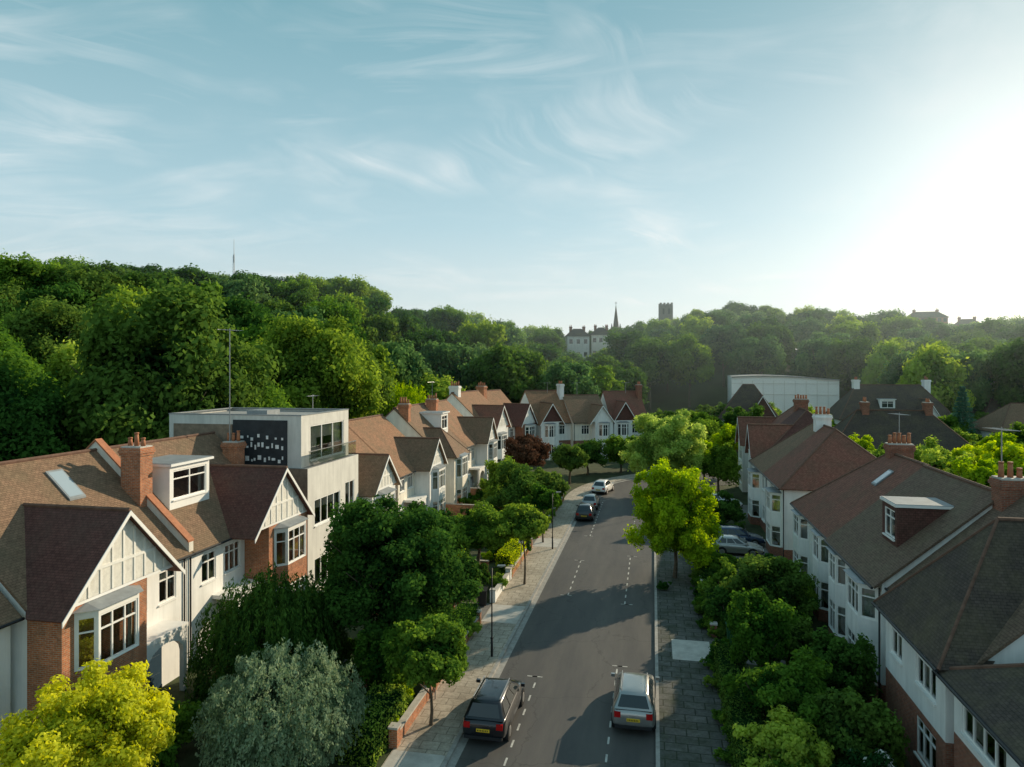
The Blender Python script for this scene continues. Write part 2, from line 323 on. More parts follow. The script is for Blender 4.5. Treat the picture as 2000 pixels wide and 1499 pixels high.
class House:
    def __init__(s, label, loc, rot, sx=1, name='house', cat='house', group=None, far=False):
        s.e = empty(name, loc, rot, label, cat, group, sx); s.far = far
    def add(s, mb, name, smooth=False, parent=None):
        return mb.obj(name, parent or s.e, smooth)
    def window(s, P0, P1, op, nx=2, nz=1, transom=True, fm=None, sill=True):
        fm = fm or M['paint']
        P0, P1 = Vector((*P0, 0)), Vector((*P1, 0)); t = (P1-P0).normalized(); n = Vector((t.y, -t.x, 0)); U = Vector((0, 0, 1))
        a, b, c, d = op[:4]; w = .075; o = P0-n*.105; mb = MB(); th = n*.075
        mb.obox(o+t*a+U*c, t*w, th, U*(d-c), fm); mb.obox(o+t*(b-w)+U*c, t*w, th, U*(d-c), fm)
        mb.obox(o+t*(a+w)+U*c, t*(b-a-2*w), th, U*w, fm); mb.obox(o+t*(a+w)+U*(d-w), t*(b-a-2*w), th, U*w, fm)
        for i in range(1, nx):
            x = a+(b-a)*i/nx; mb.obox(o+n*.004+t*(x-.035)+U*(c+w), t*.07, n*.065, U*(d-c-2*w), fm)
        if transom and d-c > 1: mb.obox(o+n*.008+t*(a+w)+U*(c+(d-c)*.68), t*(b-a-2*w), n*.055, U*.06, fm)
        for i in range(1, nz): mb.obox(o+n*.012+t*(a+w)+U*(c+(d-c)*i/nz), t*(b-a-2*w), n*.03, U*.03, fm)
        wo = s.add(mb, 'window')
        g = MB(); q = o+n*.03
        g.poly([q+t*a+U*c, q+t*b+U*c, q+t*b+U*d, q+t*a+U*d], M['dglass'] if s.far else M['glass']); g.obj('pane', wo)
        if sill and not s.far:
            sl = MB(); sl.obox(o+n*.08+t*(a-.05)+U*(c-.07), t*(b-a+.1), n*.11, U*.068, fm); sl.obj('sill', wo)
        if not s.far:
            q = o-n*.18; k = R.choice((.12, .2, .28)); 
            for (u0, u1) in ((a, a+(b-a)*k), (b-(b-a)*k, b)):
                cm = MB(); cm.poly([q+t*u0+U*c, q+t*u1+U*c, q+t*u1+U*d, q+t*u0+U*d], M['curtain']); cm.obj('curtain', wo)
            if R.random() < .4: cm = MB(); cm.poly([q+n*.01+t*a+U*(d-(d-c)*.4), q+n*.01+t*b+U*(d-(d-c)*.4), q+n*.01+t*b+U*d, q+n*.01+t*a+U*d], M['curtain']); cm.obj('blind', wo)
    def wallrun(s, mb, mt, P0, P1, z0, z1, ops=(), low=None):
        if low: panel(mb, low[1], P0, P1, z0, low[0], [o for o in ops if o[3] <= low[0]]); panel(mb, mt, P0, P1, low[0], z1, [o for o in ops if o[3] > low[0]])
        else: panel(mb, mt, P0, P1, z0, z1, ops)
        for o in ops: s.window(P0, P1, o, *(o[4:]))
    def roof(s, x0, x1, y0, y1, ze, zr, mt, hipL=0, hipR=0, ov=.4, gov=.12, wallmt=None, ridgemt=None, gut=True):
        ridgemt = ridgemt or M['ridge']; ym = (y0+y1)/2; k = (zr-ze)/(ym-y0); mb = MB()
        ya, yb, ze2 = y0-ov, y1+ov, ze-ov*k
        xa = x0-(ov if hipL else gov); xb = x1+(ov if hipR else gov)
        rl = x0+hipL if hipL else xa; rr = x1-hipR if hipR else xb; th = .1
        mb.slab([(xa, ya, ze2), (xb, ya, ze2), (rr, ym, zr), (rl, ym, zr)], th, mt)
        mb.slab([(xb, yb, ze2), (xa, yb, ze2), (rl, ym, zr), (rr, ym, zr)], th, mt)
        if hipL: mb.slab([(xa, yb, ze2), (xa, ya, ze2), (rl, ym, zr)], th, mt)
        if hipR: mb.slab([(xb, ya, ze2), (xb, yb, ze2), (rr, ym, zr)], th, mt)
        mb.tube((rl, ym, zr+.0), (rr, ym, zr+.0), .1, .1, 6, ridgemt)
        for hh, xe, rx in ((hipL, xa, rl), (hipR, xb, rr)):
            if hh:
                for yy in (ya, yb): mb.tube((xe, yy, ze2), (rx, ym, zr), .075, .075, 6, ridgemt)
        r = s.add(mb, 'roof')
        if not hipL: gm = MB(); gm.poly([(x0, y1, ze), (x0, y0, ze), (x0, ym, zr-.12)], wallmt or M['white']); s.add(gm, 'gable_wall')
        if not hipR: gm = MB(); gm.poly([(x1, y0, ze), (x1, y1, ze), (x1, ym, zr-.12)], wallmt or M['white']); s.add(gm, 'gable_wall')
        if gut:
            g = MB(); g.tube((xa, ya-.05, ze2-.04), (xb, ya-.05, ze2-.04), .06, .06, 6, M['black']); 
            g.tube((xb-.3, y0-.06, ze2-.1), (xb-.3, y0-.06, 0), .04, .04, 6, M['black']); s.add(g, 'gutter')
        s.k = k; s.ze = ze; s.y0 = y0
        return r
    def wing(s, xa, xb, p, ze, zr, mt, wallmt, gablemt, ga=None, gb=None, low=None, ops=(), battens=True, bargemt=None, hip=False, ov=.35, y0=0):
        ga = xa if ga is None else ga; gb = xb if gb is None else gb; xm = (ga+gb)/2; kk = (zr-ze)/((gb-ga)/2)
        w = MB(); s.wallrun(w, wallmt, (xa, y0-p), (xb, y0-p), -.1, ze, ops, low)
        for A, B in (((xb, y0-p), (xb, y0)), ((xa, y0), (xa, y0-p))): s.wallrun(w, wallmt, A, B, -.1, ze, (), low)
        s.add(w, 'front_wing')
        yf = y0-p-ov; yb = y0+(zr-ze)/s.k; mb = MB(); e = ov
        if hip:
            hy = y0-p+(gb-ga)/2*.95
            mb.slab([(ga-e, yf, ze-e*kk), (ga-e, y0, ze-e*kk), (xm, yb, zr), (xm, hy, zr)], .1, mt)
            mb.slab([(gb+e, yf, ze-e*kk), (gb+e, y0, ze-e*kk), (xm, yb, zr), (xm, hy, zr)], .1, mt)
            mb.slab([(ga-e, yf, ze-e*kk), (gb+e, yf, ze-e*kk), (xm, hy, zr)], .1, mt)
            for xx in (ga-e, gb+e): mb.tube((xx, yf, ze-e*kk), (xm, hy, zr), .06, .06, 6, M['ridge'])
            mb.tube((xm, hy, zr), (xm, yb, zr), .08, .08, 6, M['ridge'])
            s.add(mb, 'front_roof')
            g = MB(); g.tube((ga-e, yf-.05, ze-e*kk-.04), (gb+e, yf-.05, ze-e*kk-.04), .06, .06, 6, M['black']); s.add(g, 'gutter')
            return
        for xx, sg in ((ga, -1), (gb, 1)):
            mb.slab([(xx+sg*e, yf, ze-e*kk), (xx+sg*e, y0-.3, ze-e*kk), (xx+sg*.0, y0+.05, ze), (xm, yb, zr), (xm, yf, zr)], .1, mt)
        mb.tube((xm, yf, zr), (xm, yb, zr), .09, .09, 6, M['ridge'])
        s.add(mb, 'front_roof')
        g = MB(); g.poly([(ga, y0-p-.03, ze-.02), (gb, y0-p-.03, ze-.02), (xm, y0-p-.03, zr-.13)], gablemt)
        g.box(ga, gb, y0-p-.04, y0, ze-.14, ze-.03, M['paint'])
        if battens:
            n = int((gb-ga)/.55)
            for i in range(1, n):
                x = ga+(gb-ga)*i/n; h = (1-abs(x-xm)/((gb-ga)/2))*(zr-ze)-.2
                if h > .15: g.box(x-.05, x+.05, y0-p-.065, y0-p-.032, ze, ze+h, M['timber'])
            hh = (zr-ze)*.33; hw = (gb-ga)/2*(1-.33)-.2
            g.box(xm-hw, xm+hw, y0-p-.075, y0-p-.034, ze+hh-.06, ze+hh+.06, M['timber'])
        s.add(g, 'gable')
        b = MB(); bm = bargemt or M['paint']
        for sg, xx in ((-1, ga-e), (1, gb+e)):
            a0 = Vector((xx, yf-.03, ze-e*kk-.22)); a1 = Vector((xm, yf-.03, zr-.22))
            b.obox(a0, a1-a0, (0, .035, 0), (0, 0, .2), bm)
        s.add(b, 'bargeboard')
    def bay(s, x0, x1, yb, p, cant, secs, cap=None, capz=.35):
        pts = [(x0, yb), (x0+cant, yb-p), (x1-cant, yb-p), (x1, yb)]; mb = MB()
        for (za, zb, mt, win) in secs:
            for i in range(3):
                A, B = pts[i], pts[i+1]; Ln = math.hypot(B[0]-A[0], B[1]-A[1])
                if win:
                    nx = 1 if i != 1 else max(2, round(Ln/.75)); op = (.07, Ln-.07, za+.04, zb-.04, nx, 1)
                    panel(mb, mt, A, B, za, zb, [op], .08); s.window(A, B, op, nx, 1, True, None, False)
                else: panel(mb, mt, A, B, za, zb)
        s.add(mb, 'bay')
        if cap:
            c = MB(); zt = secs[-1][1]; e = .15
            P = [(x0-e, yb, zt), (x0+cant-e*.5, yb-p-e, zt), (x1-cant+e*.5, yb-p-e, zt), (x1+e, yb, zt)]
            T = [(x0+cant, yb, zt+capz), (x1-cant, yb, zt+capz)]
            c.poly(P, cap); c.poly([P[1], P[2], T[1], T[0]], cap); c.poly([P[0], P[1], T[0]], cap); c.poly([P[2], P[3], T[1]], cap); s.add(c, 'bay_roof')
    def dormer(s, x0, x1, yf, z0, z1, wallmt, nx=3, yb=None, wm=.25, sill=.75, capmt=None, ov=.2):
        mb = MB(); yb = yb or yf+2.6; op = (wm, x1-x0-wm, z0+sill, z1-.25, nx, 1)
        s.wallrun(mb, wallmt, (x0, yf), (x1, yf), z0, z1, [op]); panel(mb, wallmt, (x1, yf), (x1, yb), z0, z1); panel(mb, wallmt, (x0, yb), (x0, yf), z0, z1)
        d = s.add(mb, 'dormer'); c = MB(); c.box(x0-ov*.7, x1+ov*.7, yf-ov, yb, z1, z1+.12, M['paint']); c.box(x0-ov*.7+.04, x1+ov*.7-.04, yf-ov+.04, yb-.05, z1+.12, z1+.15, capmt or M['lead']); c.obj('dormer_roof', d)
    def chimney(s, x, y, w, d, z0, z1, n=3, mt=None, cap=None):
        mt = mt or M['brick']; mb = MB()
        mb.box(x-w/2, x+w/2, y-d/2, y+d/2, z0, z1-.5, mt)
        for i, e in enumerate((.05, .1, .06)): mb.box(x-w/2-e, x+w/2+e, y-d/2-e, y+d/2+e, z1-.5+i*.13, z1-.5+(i+1)*.13, mt)
        mb.box(x-w/2, x+w/2, y-d/2, y+d/2, z1-.11, z1-.04, M['conc'])
        c = s.add(mb, 'chimney')
        for i in range(n):
            if d > w: px, py = x, y-d/2+d*(i+.5)/n
            else: px, py = x-w/2+w*(i+.5)/n, y
            pm = MB(); h = R.choice((.3, .4, .55)); pm.tube((px, py, z1-.05), (px, py, z1+h), .12, .09, 10, M['pot']); pm.tube((px, py, z1+h), (px, py, z1+h+.07), .11, .11, 10, M['pot']); pm.obj('chimney_pot', c, True)
        return c
    def parapet(s, x, y0, y1, ze, zr, w=.32, mt=None, cope=None):
        ym = (y0+y1)/2; mb = MB(); mt = mt or M['cream']; h = .45; dz = .1
        for ya, yb, za, zb in ((y0-.3, ym, ze-.25, zr), (y1+.3, ym, ze-.25, zr)):
            mb.obox((x-w/2, ya, za-.3), (w, 0, 0), (0, yb-ya, zb-za), (0, 0, h+.3), mt)
            mb.obox((x-w/2-.06, ya, za+h), (w+.12, 0, 0), (0, yb-ya, zb-za), (0, 0, dz), cope or M['pot'])
        s.add(mb, 'party_wall')
    def skylight(s, x0, x1, ya, yb):
        f = lambda x, y, h: Vector((x, y, s.ze+(y-s.y0)*s.k+h))
        mb = MB(); mb.obox(f(x0, ya, .02), f(x1, ya, .02)-f(x0, ya, .02), f(x0, yb, .02)-f(x0, ya, .02), (0, 0, .09), M['lead']); o = s.add(mb, 'skylight')
        g = MB(); e = .08; g.poly([f(x0+e, ya+e, .118), f(x1-e, ya+e, .118), f(x1-e, yb-e, .118), f(x0+e, yb-e, .118)], M['skyglass']); g.obj('pane', o)
    def door(s, x, y, w=1.0, h=2.05):
        mb = MB(); mb.box(x-.08, x+w+.08, y-.05, y-.003, .1, h+.15, M['paint']); mb.box(x, x+w, y-.08, y-.051, .12, h, M['green_paint'])
        for zz in (.3, 1.15): mb.box(x+.15, x+w-.15, y-.1, y-.081, zz, zz+.6, M['green_paint'])
        d = s.add(mb, 'door'); k = MB(); k.tube((x+.1, y-.12, 1.05), (x+.1, y-.08, 1.05), .04, .04, 8, M['metal']); k.obj('handle', d)
    def aerial(s, x, y, z0, z1):
        mb = MB(); mb.tube((x, y, z0), (x, y, z1), .035, .025, 6, M['metal'])
        mb.tube((x-.8, y, z1-.1), (x+.8, y+.3, z1-.1), .018, .018, 5, M['metal'])
        for i in range(9):
            q = -.75+i*.18; mb.tube((x+q, y-.3+q*.19, z1-.1), (x+q, y+.3+q*.19, z1-.1), .01, .01, 4, M['metal'])
        s.add(mb, 'aerial')

def semiL(label, loc, rot, sx=1, W=8.8, wall='white', wingwall='brick', roofm='tbrown', wroof='tmar', gable='pebble', dorm=None, sky=False, chim=None, par=None, ridge=10.9, far=False, ze=6.3, zw=9.3, group='semi-detached houses along the street', name='house', aer=None, arch=True, gw=5.9, ww=4.3, p=1.5, back=10, battens=True, hipw=False):
    h = House(label, loc, rot, sx, name=name, group=group, far=far)
    low = (3.0, M['brick' if wingwall == 'brick' else 'redbrick'])
    ops = [(ww+.45, ww+1.85, 4.0, 5.5, 3, 1), (ww+2.6, ww+3.8, 4.0, 5.5, 2, 1), (ww+.4, ww+1.4, 1.0, 2.6, 2, 1)]
    ops = [o_ for o_ in ops if o_[1] < W-.25]
    w = MB(); h.wallrun(w, M[wall], (0, 0), (W, 0), -.1, ze, ops, low if far else None)
    sops = [(3, 4, 4, 5.3, 2, 1), (6, 7, 1, 2.4, 2, 1)]
    h.wallrun(w, M[wall], (W, 0), (W, back), -.1, ze, [] if par else sops); h.wallrun(w, M[wall], (W, back), (0, back), -.1, ze); h.wallrun(w, M[wall], (0, back), (0, 0), -.1, ze, [(5, 6, 4, 5.3, 2, 1)])
    h.add(w, 'wall')
    h.roof(0, W, 0, back, ze, ridge, M[roofm], wallmt=M[wall])
    wm = M[wingwall]
    if ww > 1:
        h.wing(0, ww, p, ze, zw, M[wroof], wm, M[gable], 0, gw, battens=battens, hip=hipw)
        h.bay(.55, ww-.55, -p, .55, .55, [(-.1, .9, wm, 0), (.9, 2.6, M['paint'], 1), (2.6, 3.75, wm, 0), (3.75, 5.75, M['paint'], 1), (5.75, 5.95, M['paint'], 0)] if ze > 6 else [(-.1, .9, wm, 0), (.9, 2.5, M['paint'], 1), (2.5, 3.5, wm, 0), (3.5, 5.3, M['paint'], 1), (5.3, 5.5, M['paint'], 0)], M['lead'], .2)
    h.door(ww+1.7, 0)
    if arch:
        a = MB(); y = -1.25; xa, xb = ww+.1, ww+2.9; a.box(xa, xa+.22, y, y+.22, 0, 2.0, M['paint']); a.box(xb-.22, xb, y, y+.22, 0, 2.0, M['paint'])
        n = 8; cx = (xa+xb)/2; rr = (xb-xa)/2-.22
        for i in range(n):
            t0, t1 = math.pi*i/n, math.pi*(i+1)/n
            x0_, x1_ = cx-rr*math.cos(t0), cx-rr*math.cos(t1); za, zb = 2+math.sin(t0)*.75, 2+math.sin(t1)*.75
            for yy in (y, y+.22): a.poly([(x0_, yy, za), (x1_, yy, zb), (x1_, yy, 3.0), (x0_, yy, 3.0)], M['paint'])
            a.poly([(x0_, y, za), (x0_, y+.22, za), (x1_, y+.22, zb), (x1_, y, zb)], M['paint'])
        a.box(xa, xa+.22, y, y+.22, 2.0, 3, M['paint']); a.box(xb-.22, xb, y, y+.22, 2.0, 3, M['paint'])
        a.box(xa-.05, xb+.05, y-.05, -.01, 3.0, 3.2, M['paint']); h.add(a, 'porch')
    if dorm: h.dormer(dorm[0], dorm[1], 1.6, 7.5, 10.0, M['paint'], 2)
    if sky:
        for q in sky: h.skylight(*q)
    if chim:
        for c in chim: h.chimney(*c)
    if par: h.parapet(W, 0, back, ze, ridge)
    if aer: h.aerial(*aer)
    return h
FX = -22.5
semiL('white rendered end house with brown tiled roof beside the brick bay', (FX-.4, 21.0, 0), 90, sx=-1, ww=.1, arch=False, ridge=10.9, wall='white', sky=[(1.2, 2.1, 2.5, 3.9)])
semiL('red brick bay house with white battened gable and two skylights', (FX, 21.3, 0), 90, sky=[(.4, 1.3, 2.8, 4.2), (5.0, 5.9, 3.0, 4.3)], chim=[(8.6, 2.6, .85, 1.1, 6.5, 11.2, 3)], par=True)
semiL('semi-detached house with white box dormer and maroon gable roof', (FX, 39.4, 0), 90, sx=-1, W=9.2, dorm=(5.2, 8.4), chim=[(.5, 3.2, .8, 1.0, 6.5, 10.5, 3)], aer=(.6, 3.4, 10, 17.5))
semiL('white semi-detached house with orange tiled roof and gabled bay', (FX+.6, 48.2, 0), 90, wall='white', wingwall='white', roofm='torange', wroof='tbrown', chim=[(.5, 3.5, .7, 1.0, 6.5, 10.9, 4)], ze=5.9, ridge=10.3, zw=8.3, gw=4.9, aer=(.6, 3.6, 10.5, 13))
semiL('cream semi-detached house with twin gable and worn tiles', (FX+.6, 66, 0), 90, sx=-1, W=9, wall='cream', wingwall='white', roofm='torange', wroof='tbrown', ze=5.9, ridge=10.3, zw=8.3, gw=4.9)
semiL('cream painted house with hipped bay, white dormer and chimney', (FX+1.2, 67.8, 0), 90, wall='cream', wingwall='cream', roofm='tbrown', wroof='tbrown', dorm=(5.5, 8), chim=[(.4, 4, .7, 1.1, 6.5, 11.4, 4)], ridge=10.9, W=9.3, zw=8.7, gw=4.6, hipw=True)
semiL('cream rendered house with brown roof and gabled bay', (FX+1.2, 86.4, 0), 90, sx=-1, W=9.3, wall='cream', wingwall='white', roofm='torange', wroof='tbrown', chim=[(9, 4, .8, 1.2, 6.5, 11.5, 4)], ridge=10.9, zw=8.9, gw=5, aer=(9, 4, 11, 13.5))
semiL('white rendered house with exposed side wall and orange tiled roof', (-22.6, 92.5, 0), 82, wall='white', wingwall='white', roofm='torange', wroof='tred', chim=[(1, 5, .9, 1.4, 8, 12.6, 4, M['white'])], ridge=11.6, far=True, W=9.5, ze=7, zw=9.8, gw=5.2)
semiL('white and brick house on the bend of the street', (-20.3, 112, 0), 74, sx=-1, W=9, wall='white', wingwall='redbrick', gable='white', roofm='torange', wroof='tmar', chim=[(8, 4, .9, 1.4, 7, 12.3, 4)], ridge=11.4, far=True, gw=5.2)
gg = (('white house with maroon gable and brick ground floor', -18.6, 112.2, 34, 1, 'torange', 'tmar', 11.2, 9.3, True), ('narrow white gabled house with brown roof facing the bend', -7.2, 117.6, 28, -1, 'tbrown', 'white', 10.4, 8.9, False), ('white and brick house with red roof beyond the bend', -6.9, 118.4, 20, 1, 'tred', 'tmar', 11.0, 9.4, True))
for i, (lb, x, y, rt, sx, rm_, gm_, rd, zw_, ch) in enumerate(gg):
    semiL(lb, (x, y, 0), rt, sx=sx, W=6.5, ww=3.2, wall='white' if i != 1 else 'cream', wingwall='white', gable=gm_, roofm=rm_, wroof=rm_, chim=[(6.2, 4, .8, 1.2, 7, rd+1.2, 4, M['white'] if i == 0 else M['redbrick'])] if ch else None, ridge=rd, zw=zw_, gw=3.9, far=True, group='houses facing the bend', battens=False, aer=(4, 4.6, 10.5, 12.6), arch=False)

h = House('cream flat-roofed modern house with wide windows and unfinished side', (-21.2, 39.9, 0), 90, name='modern_house')
w = MB()
h.wallrun(w, M['grey'], (0, 0), (7.6, 0), -.1, 8.7, [(.9, 4.6, 4.9, 6.6, 4, 1, False), (5.4, 6.9, 4.6, 7.0, 2, 1, False), (.9, 4.6, .9, 2.8, 4, 1, False)])
h.wallrun(w, M['grey'], (7.6, 0), (7.6, 10.5), -.1, 8.7); panel(w, M['grey'], (7.6, 10.5), (0, 10.5), -.1, 8.7); panel(w, M['clad'], (0, 10.5), (0, 0), -.1, 8.7)
w.poly([(0, 0, 8.7), (7.6, 0, 8.7), (7.6, 10.5, 8.7), (0, 10.5, 8.7)], M['flat'])
h.add(w, 'wall')
w = MB()
h.wallrun(w, M['grey'], (.2, .55), (7.1, .55), 8.705, 12.0, [(1.2, 6.1, 9.0, 11.3, 3, 1, False)])
panel(w, M['grey'], (7.1, .55), (7.1, 10), 8.705, 12.0); panel(w, M['grey'], (7.1, 10), (.2, 10), 8.705, 12.0); panel(w, M['grey'], (.2, 10), (.2, .55), 8.705, 12.0)
h.add(w, 'top_storey')
w = MB(); w.box(.13, .197, 1.5, 5.3, 8.8, 11.7, M['membrane'])
for zc_ in (9.1, 9.9, 10.5):
    yy = 1.75
    while yy < 4.9:
        ww_ = R.uniform(.08, .26); z0_ = zc_+R.uniform(-.12, .12); w.box(.10, .128, yy, yy+ww_, z0_, z0_+R.uniform(.1, .32), M['white']); yy += ww_+R.uniform(.08, .5 if zc_ > 10 else .2)
w.box(.09, .196, 5.35, 9.6, 8.8, 11.4, M['clad']); h.add(w, 'side_cladding')
w = MB(); w.box(.17, 7.13, .52, .75, 12.0, 12.06, M['lead']); w.box(.17, .4, .75, 10.03, 12.0, 12.06, M['lead']); w.box(6.9, 7.13, .75, 10.03, 12.0, 12.06, M['lead']); w.box(.4, 6.9, 9.8, 10.03, 12.0, 12.06, M['lead']); w.box(.21, 7.09, .56, 9.99, 11.78, 11.82, M['flat']); w.box(2, 3.6, 4, 5.5, 11.82, 12.2, M['lead']); h.add(w, 'flat_roof')
w = MB(); w.poly([(.3, .06, 8.8), (7.3, .06, 8.8), (7.3, .06, 9.7), (.3, .06, 9.7)], M['glass']); w.box(.3, 7.3, .04, .09, 9.7, 9.75, M['metal']); h.add(w, 'balcony_rail')
w = MB(); w.box(0, 7.6, 10.6, 16, -.1, 8.2, M['white']); h.add(w, 'rear_extension')

# ---------------- right side houses
def houseR(label, Y1, W, ze=5.6, ridge=9.6, D=9.5, roofm='tred', hipL=0, hipR=0, wall='white', base='redbrick', bays=(), ops=(), X=10, chim=(), dorm=None, sky=(), wings=(), far=False, rot=-90, loc=None, sideops=(), lowz=.9, group='houses with white render across the street', aer=None, cat='house'):
    h = House(label, loc or (X, Y1, 0), rot, group=group, far=far)
    w = MB(); low = (lowz, M[base])
    h.wallrun(w, M[wall], (0, 0), (W, 0), -.1, ze, ops, low); h.wallrun(w, M[wall], (W, 0), (W, D), -.1, ze, sideops, low); h.wallrun(w, M[wall], (W, D), (0, D), -.1, ze, (), low); h.wallrun(w, M[wall], (0, D), (0, 0), -.1, ze, (), low)
    h.add(w, 'wall'); h.roof(0, W, 0, D, ze, ridge, M[roofm], hipL, hipR, wallmt=M[wall])
    for b_ in bays:
        x0, x1, p = b_; h.bay(x0, x1, 0, p, .5, [(-.1, .8, M[base], 0), (.8, 2.5, M['paint'], 1), (2.5, 3.5, M[wall], 0), (3.5, 5.0, M['paint'], 1), (5.0, 5.12, M['paint'], 0)], M['lead'], .08)
    for wv in wings: h.wing(*wv[0], **wv[1])
    for c in chim: h.chimney(*c)
    if dorm: h.dormer(*dorm)
    for q in sky: h.skylight(*q)
    if aer: h.aerial(*aer)
    return h
O = lambda a, b, c, d, n=2: (a, b, c, d, n, 1)
houseR('white house with low tiled roof and wide casement window', 24.9, 9, ze=5.2, ridge=7.4, roofm='tdark', X=9.6, hipL=3.5, D=9, lowz=3.2, base='redbrick', ops=[O(.6, 3.4, 3.5, 4.7, 4), O(4.2, 6.5, 3.5, 4.7, 4), O(.8, 3.2, .9, 2.4, 4)])
houseR('white house with dark tiled hipped front roof and moss', 33.4, 8.2, roofm='tgrey', ridge=9.8, X=10.6, chim=[(.3, 4.5, .9, 1.4, 7, 10.4, 4, M['redbrick'])], aer=(.3, 4.0, 10, 12.5),
    ops=[O(.4, 1.4, 3.7, 5.0)], wings=[((2.1, 8.1, 1.1, 5.6, 9.5, M['tdark'], M['white'], M['white']), dict(hip=True, low=(2.6, M['redbrick']), ops=[O(.7, 1.9, 3.5, 4.9, 2), O(3.4, 5.2, .9, 2.3, 3), O(3.4, 5.2, 3.5, 4.9, 3)]))], sideops=[O(2, 3, 3.7, 5)])
houseR('white house with tile-hung box dormer and brick base', 42, 8.55, roofm='tgrey', ridge=9.6, X=10, bays=[(5.0, 8.0, .7), (.6, 3.0, .5)], dorm=(4.6, 6.7, 1.2, 6.1, 8.5, M['tmar'], 2, 3.7, .3, .8, None, .1), ops=[O(3.5, 4.5, 3.6, 4.9)])
houseR('white house with weathered red hipped roof and skylight', 52.6, 10.5, roofm='tred', ridge=9.6, hipL=4.2, X=10.2, bays=[(.8, 3.6, .6), (6.8, 9.4, .6)], sky=[(7.1, 7.9, 2.8, 3.8)], ops=[O(4.4, 5.8, 3.7, 5)], chim=[(4.8, 5.1, .9, 1.4, 7, 10.3, 5, M['redbrick'])], aer=(4.8, 5.1, 10.3, 12.2))
houseR('white semi-detached house with brown hipped roof', 73, 8, roofm='tbrown', ridge=10, ze=6, hipL=4.3, bays=[(1, 4, .8)], ops=[O(5, 6.4, 3.8, 5.2), O(5.2, 6.6, 1, 2.4)], chim=[(7.6, 4.7, .9, 1.3, 7, 11.0, 4, M['white'])])
houseR('white semi-detached house with red brown hipped roof', 64.9, 8, roofm='tred', ridge=10, ze=6, hipR=4.3, bays=[(4, 7, .8)], ops=[O(1.4, 2.8, 3.8, 5.2), O(1.2, 2.6, 1, 2.4)], sideops=[O(3, 4, 3.8, 5), O(6, 7, 3.8, 5)])
houseR('red roofed house with tile-hung front gable', 91.8, 8.4, roofm='tred', ridge=10.5, ze=6.2, X=11.8, hipL=4, base='redbrick', wings=[((.5, 4.5, 1.2, 6.2, 9, M['tred'], M['white'], M['tred']), dict(battens=False, ops=[O(.6, 3.4, 3.8, 5.4, 4), O(.6, 3.4, 1, 2.5, 4)]))], ops=[O(5.6, 7, 3.8, 5.2)], chim=[(8.2, 4.7, .9, 1.4, 7, 11.6, 5, M['redbrick'])])
houseR('red roofed house with broad gable and white upper walls', 83.3, 8.0, roofm='tmar', ridge=10.5, ze=6.2, X=11.5, hipR=4, wings=[((3.6, 7.6, 1.2, 6.2, 9, M['tred'], M['white'], M['tred']), dict(battens=False, ops=[O(.6, 3.4, 3.8, 5.4, 4), O(.6, 3.4, 1, 2.5, 4)]))], ops=[O(1.2, 2.6, 3.8, 5.2)], sideops=[O(3, 4, 3.8, 5)])
def far_house(label, x, y, W, rot=0, roofm='tdark', **k):
    kw = dict(roofm=roofm, hipL=4, hipR=4, ze=6.3, ridge=11, far=True, D=10, rot=rot, loc=(x, y, 0), group='houses on the streets behind', bays=[(1, 3.6, .6)], ops=[O(5, 6.4, 3.9, 5.4, 3), O(5, 6.4, 1, 2.4, 3)], chim=[(W*.5, 5, 1, 1.4, 8, 12.4, 4, M['white'])]); kw.update(k)
    return houseR(label, 0, W, **kw)
far_house('detached house with dark roof and red gable', 12.0, 131, 10, rot=-6, ridge=12, chim=(), wings=[((5.0, 9.6, 1.2, 6.3, 10.2, M['tmar'], M['white'], M['tmar']), dict(battens=False, ops=[O(.7, 3.8, 4, 5.4, 3)]))], ops=[])
far_house('long dark roofed house with white dormer', 33, 133, 19, rot=2, dorm=(7, 9.5, 1.4, 7.2, 9.4, M['white'], 2), ridge=12, chim=[(4, 5, 1, 1.4, 8, 13, 4, M['white']), (16, 5, 1, 1.4, 8, 13, 4, M['white'])], wings=[((12, 16, 1.2, 6.3, 9.6, M['tdark'], M['white'], M['white']), dict(ops=[O(.7, 3.2, 4, 5.4, 3)]))])
far_house('dark hipped roof bungalow with brick chimneys', 24, 100, 17, rot=0, ze=4.6, ridge=9.2, D=9, ops=[O(9, 11, 1, 2.2, 3)], bays=(), chim=[(5, 4.5, .9, 1.3, 6, 10.4, 3, M['redbrick']), (13, 4.5, .9, 1.3, 6, 10.4, 3, M['redbrick'])])
far_house('white house with dark tiled roof and twin chimneys', 62, 147, 18, rot=-4, ridge=12, chim=[(3, 5, 1, 1.4, 8, 13.4, 4, M['white']), (15, 5, 1, 1.4, 8, 13.4, 4, M['white'])], dorm=(7, 9.5, 1.4, 7.2, 9.4, M['white'], 2), wings=[((10.5, 14.5, 1.2, 6.3, 10, M['tdark'], M['white'], M['white']), dict(ops=[O(.7, 3.2, 4, 5.4, 3)]))])
far_house('pale house with brown hipped roof among trees', 84, 160, 18, rot=-4, roofm='tbrown', wings=[((4, 8, 1.2, 6.3, 10, M['tbrown'], M['white'], M['white']), dict(ops=[O(.7, 3.2, 4, 5.4, 3)]))], ops=())
far_house('brown roofed house behind leafy gardens', 52, 118, 14, rot=4, roofm='tbrown', ze=5.5, ridge=9.5)

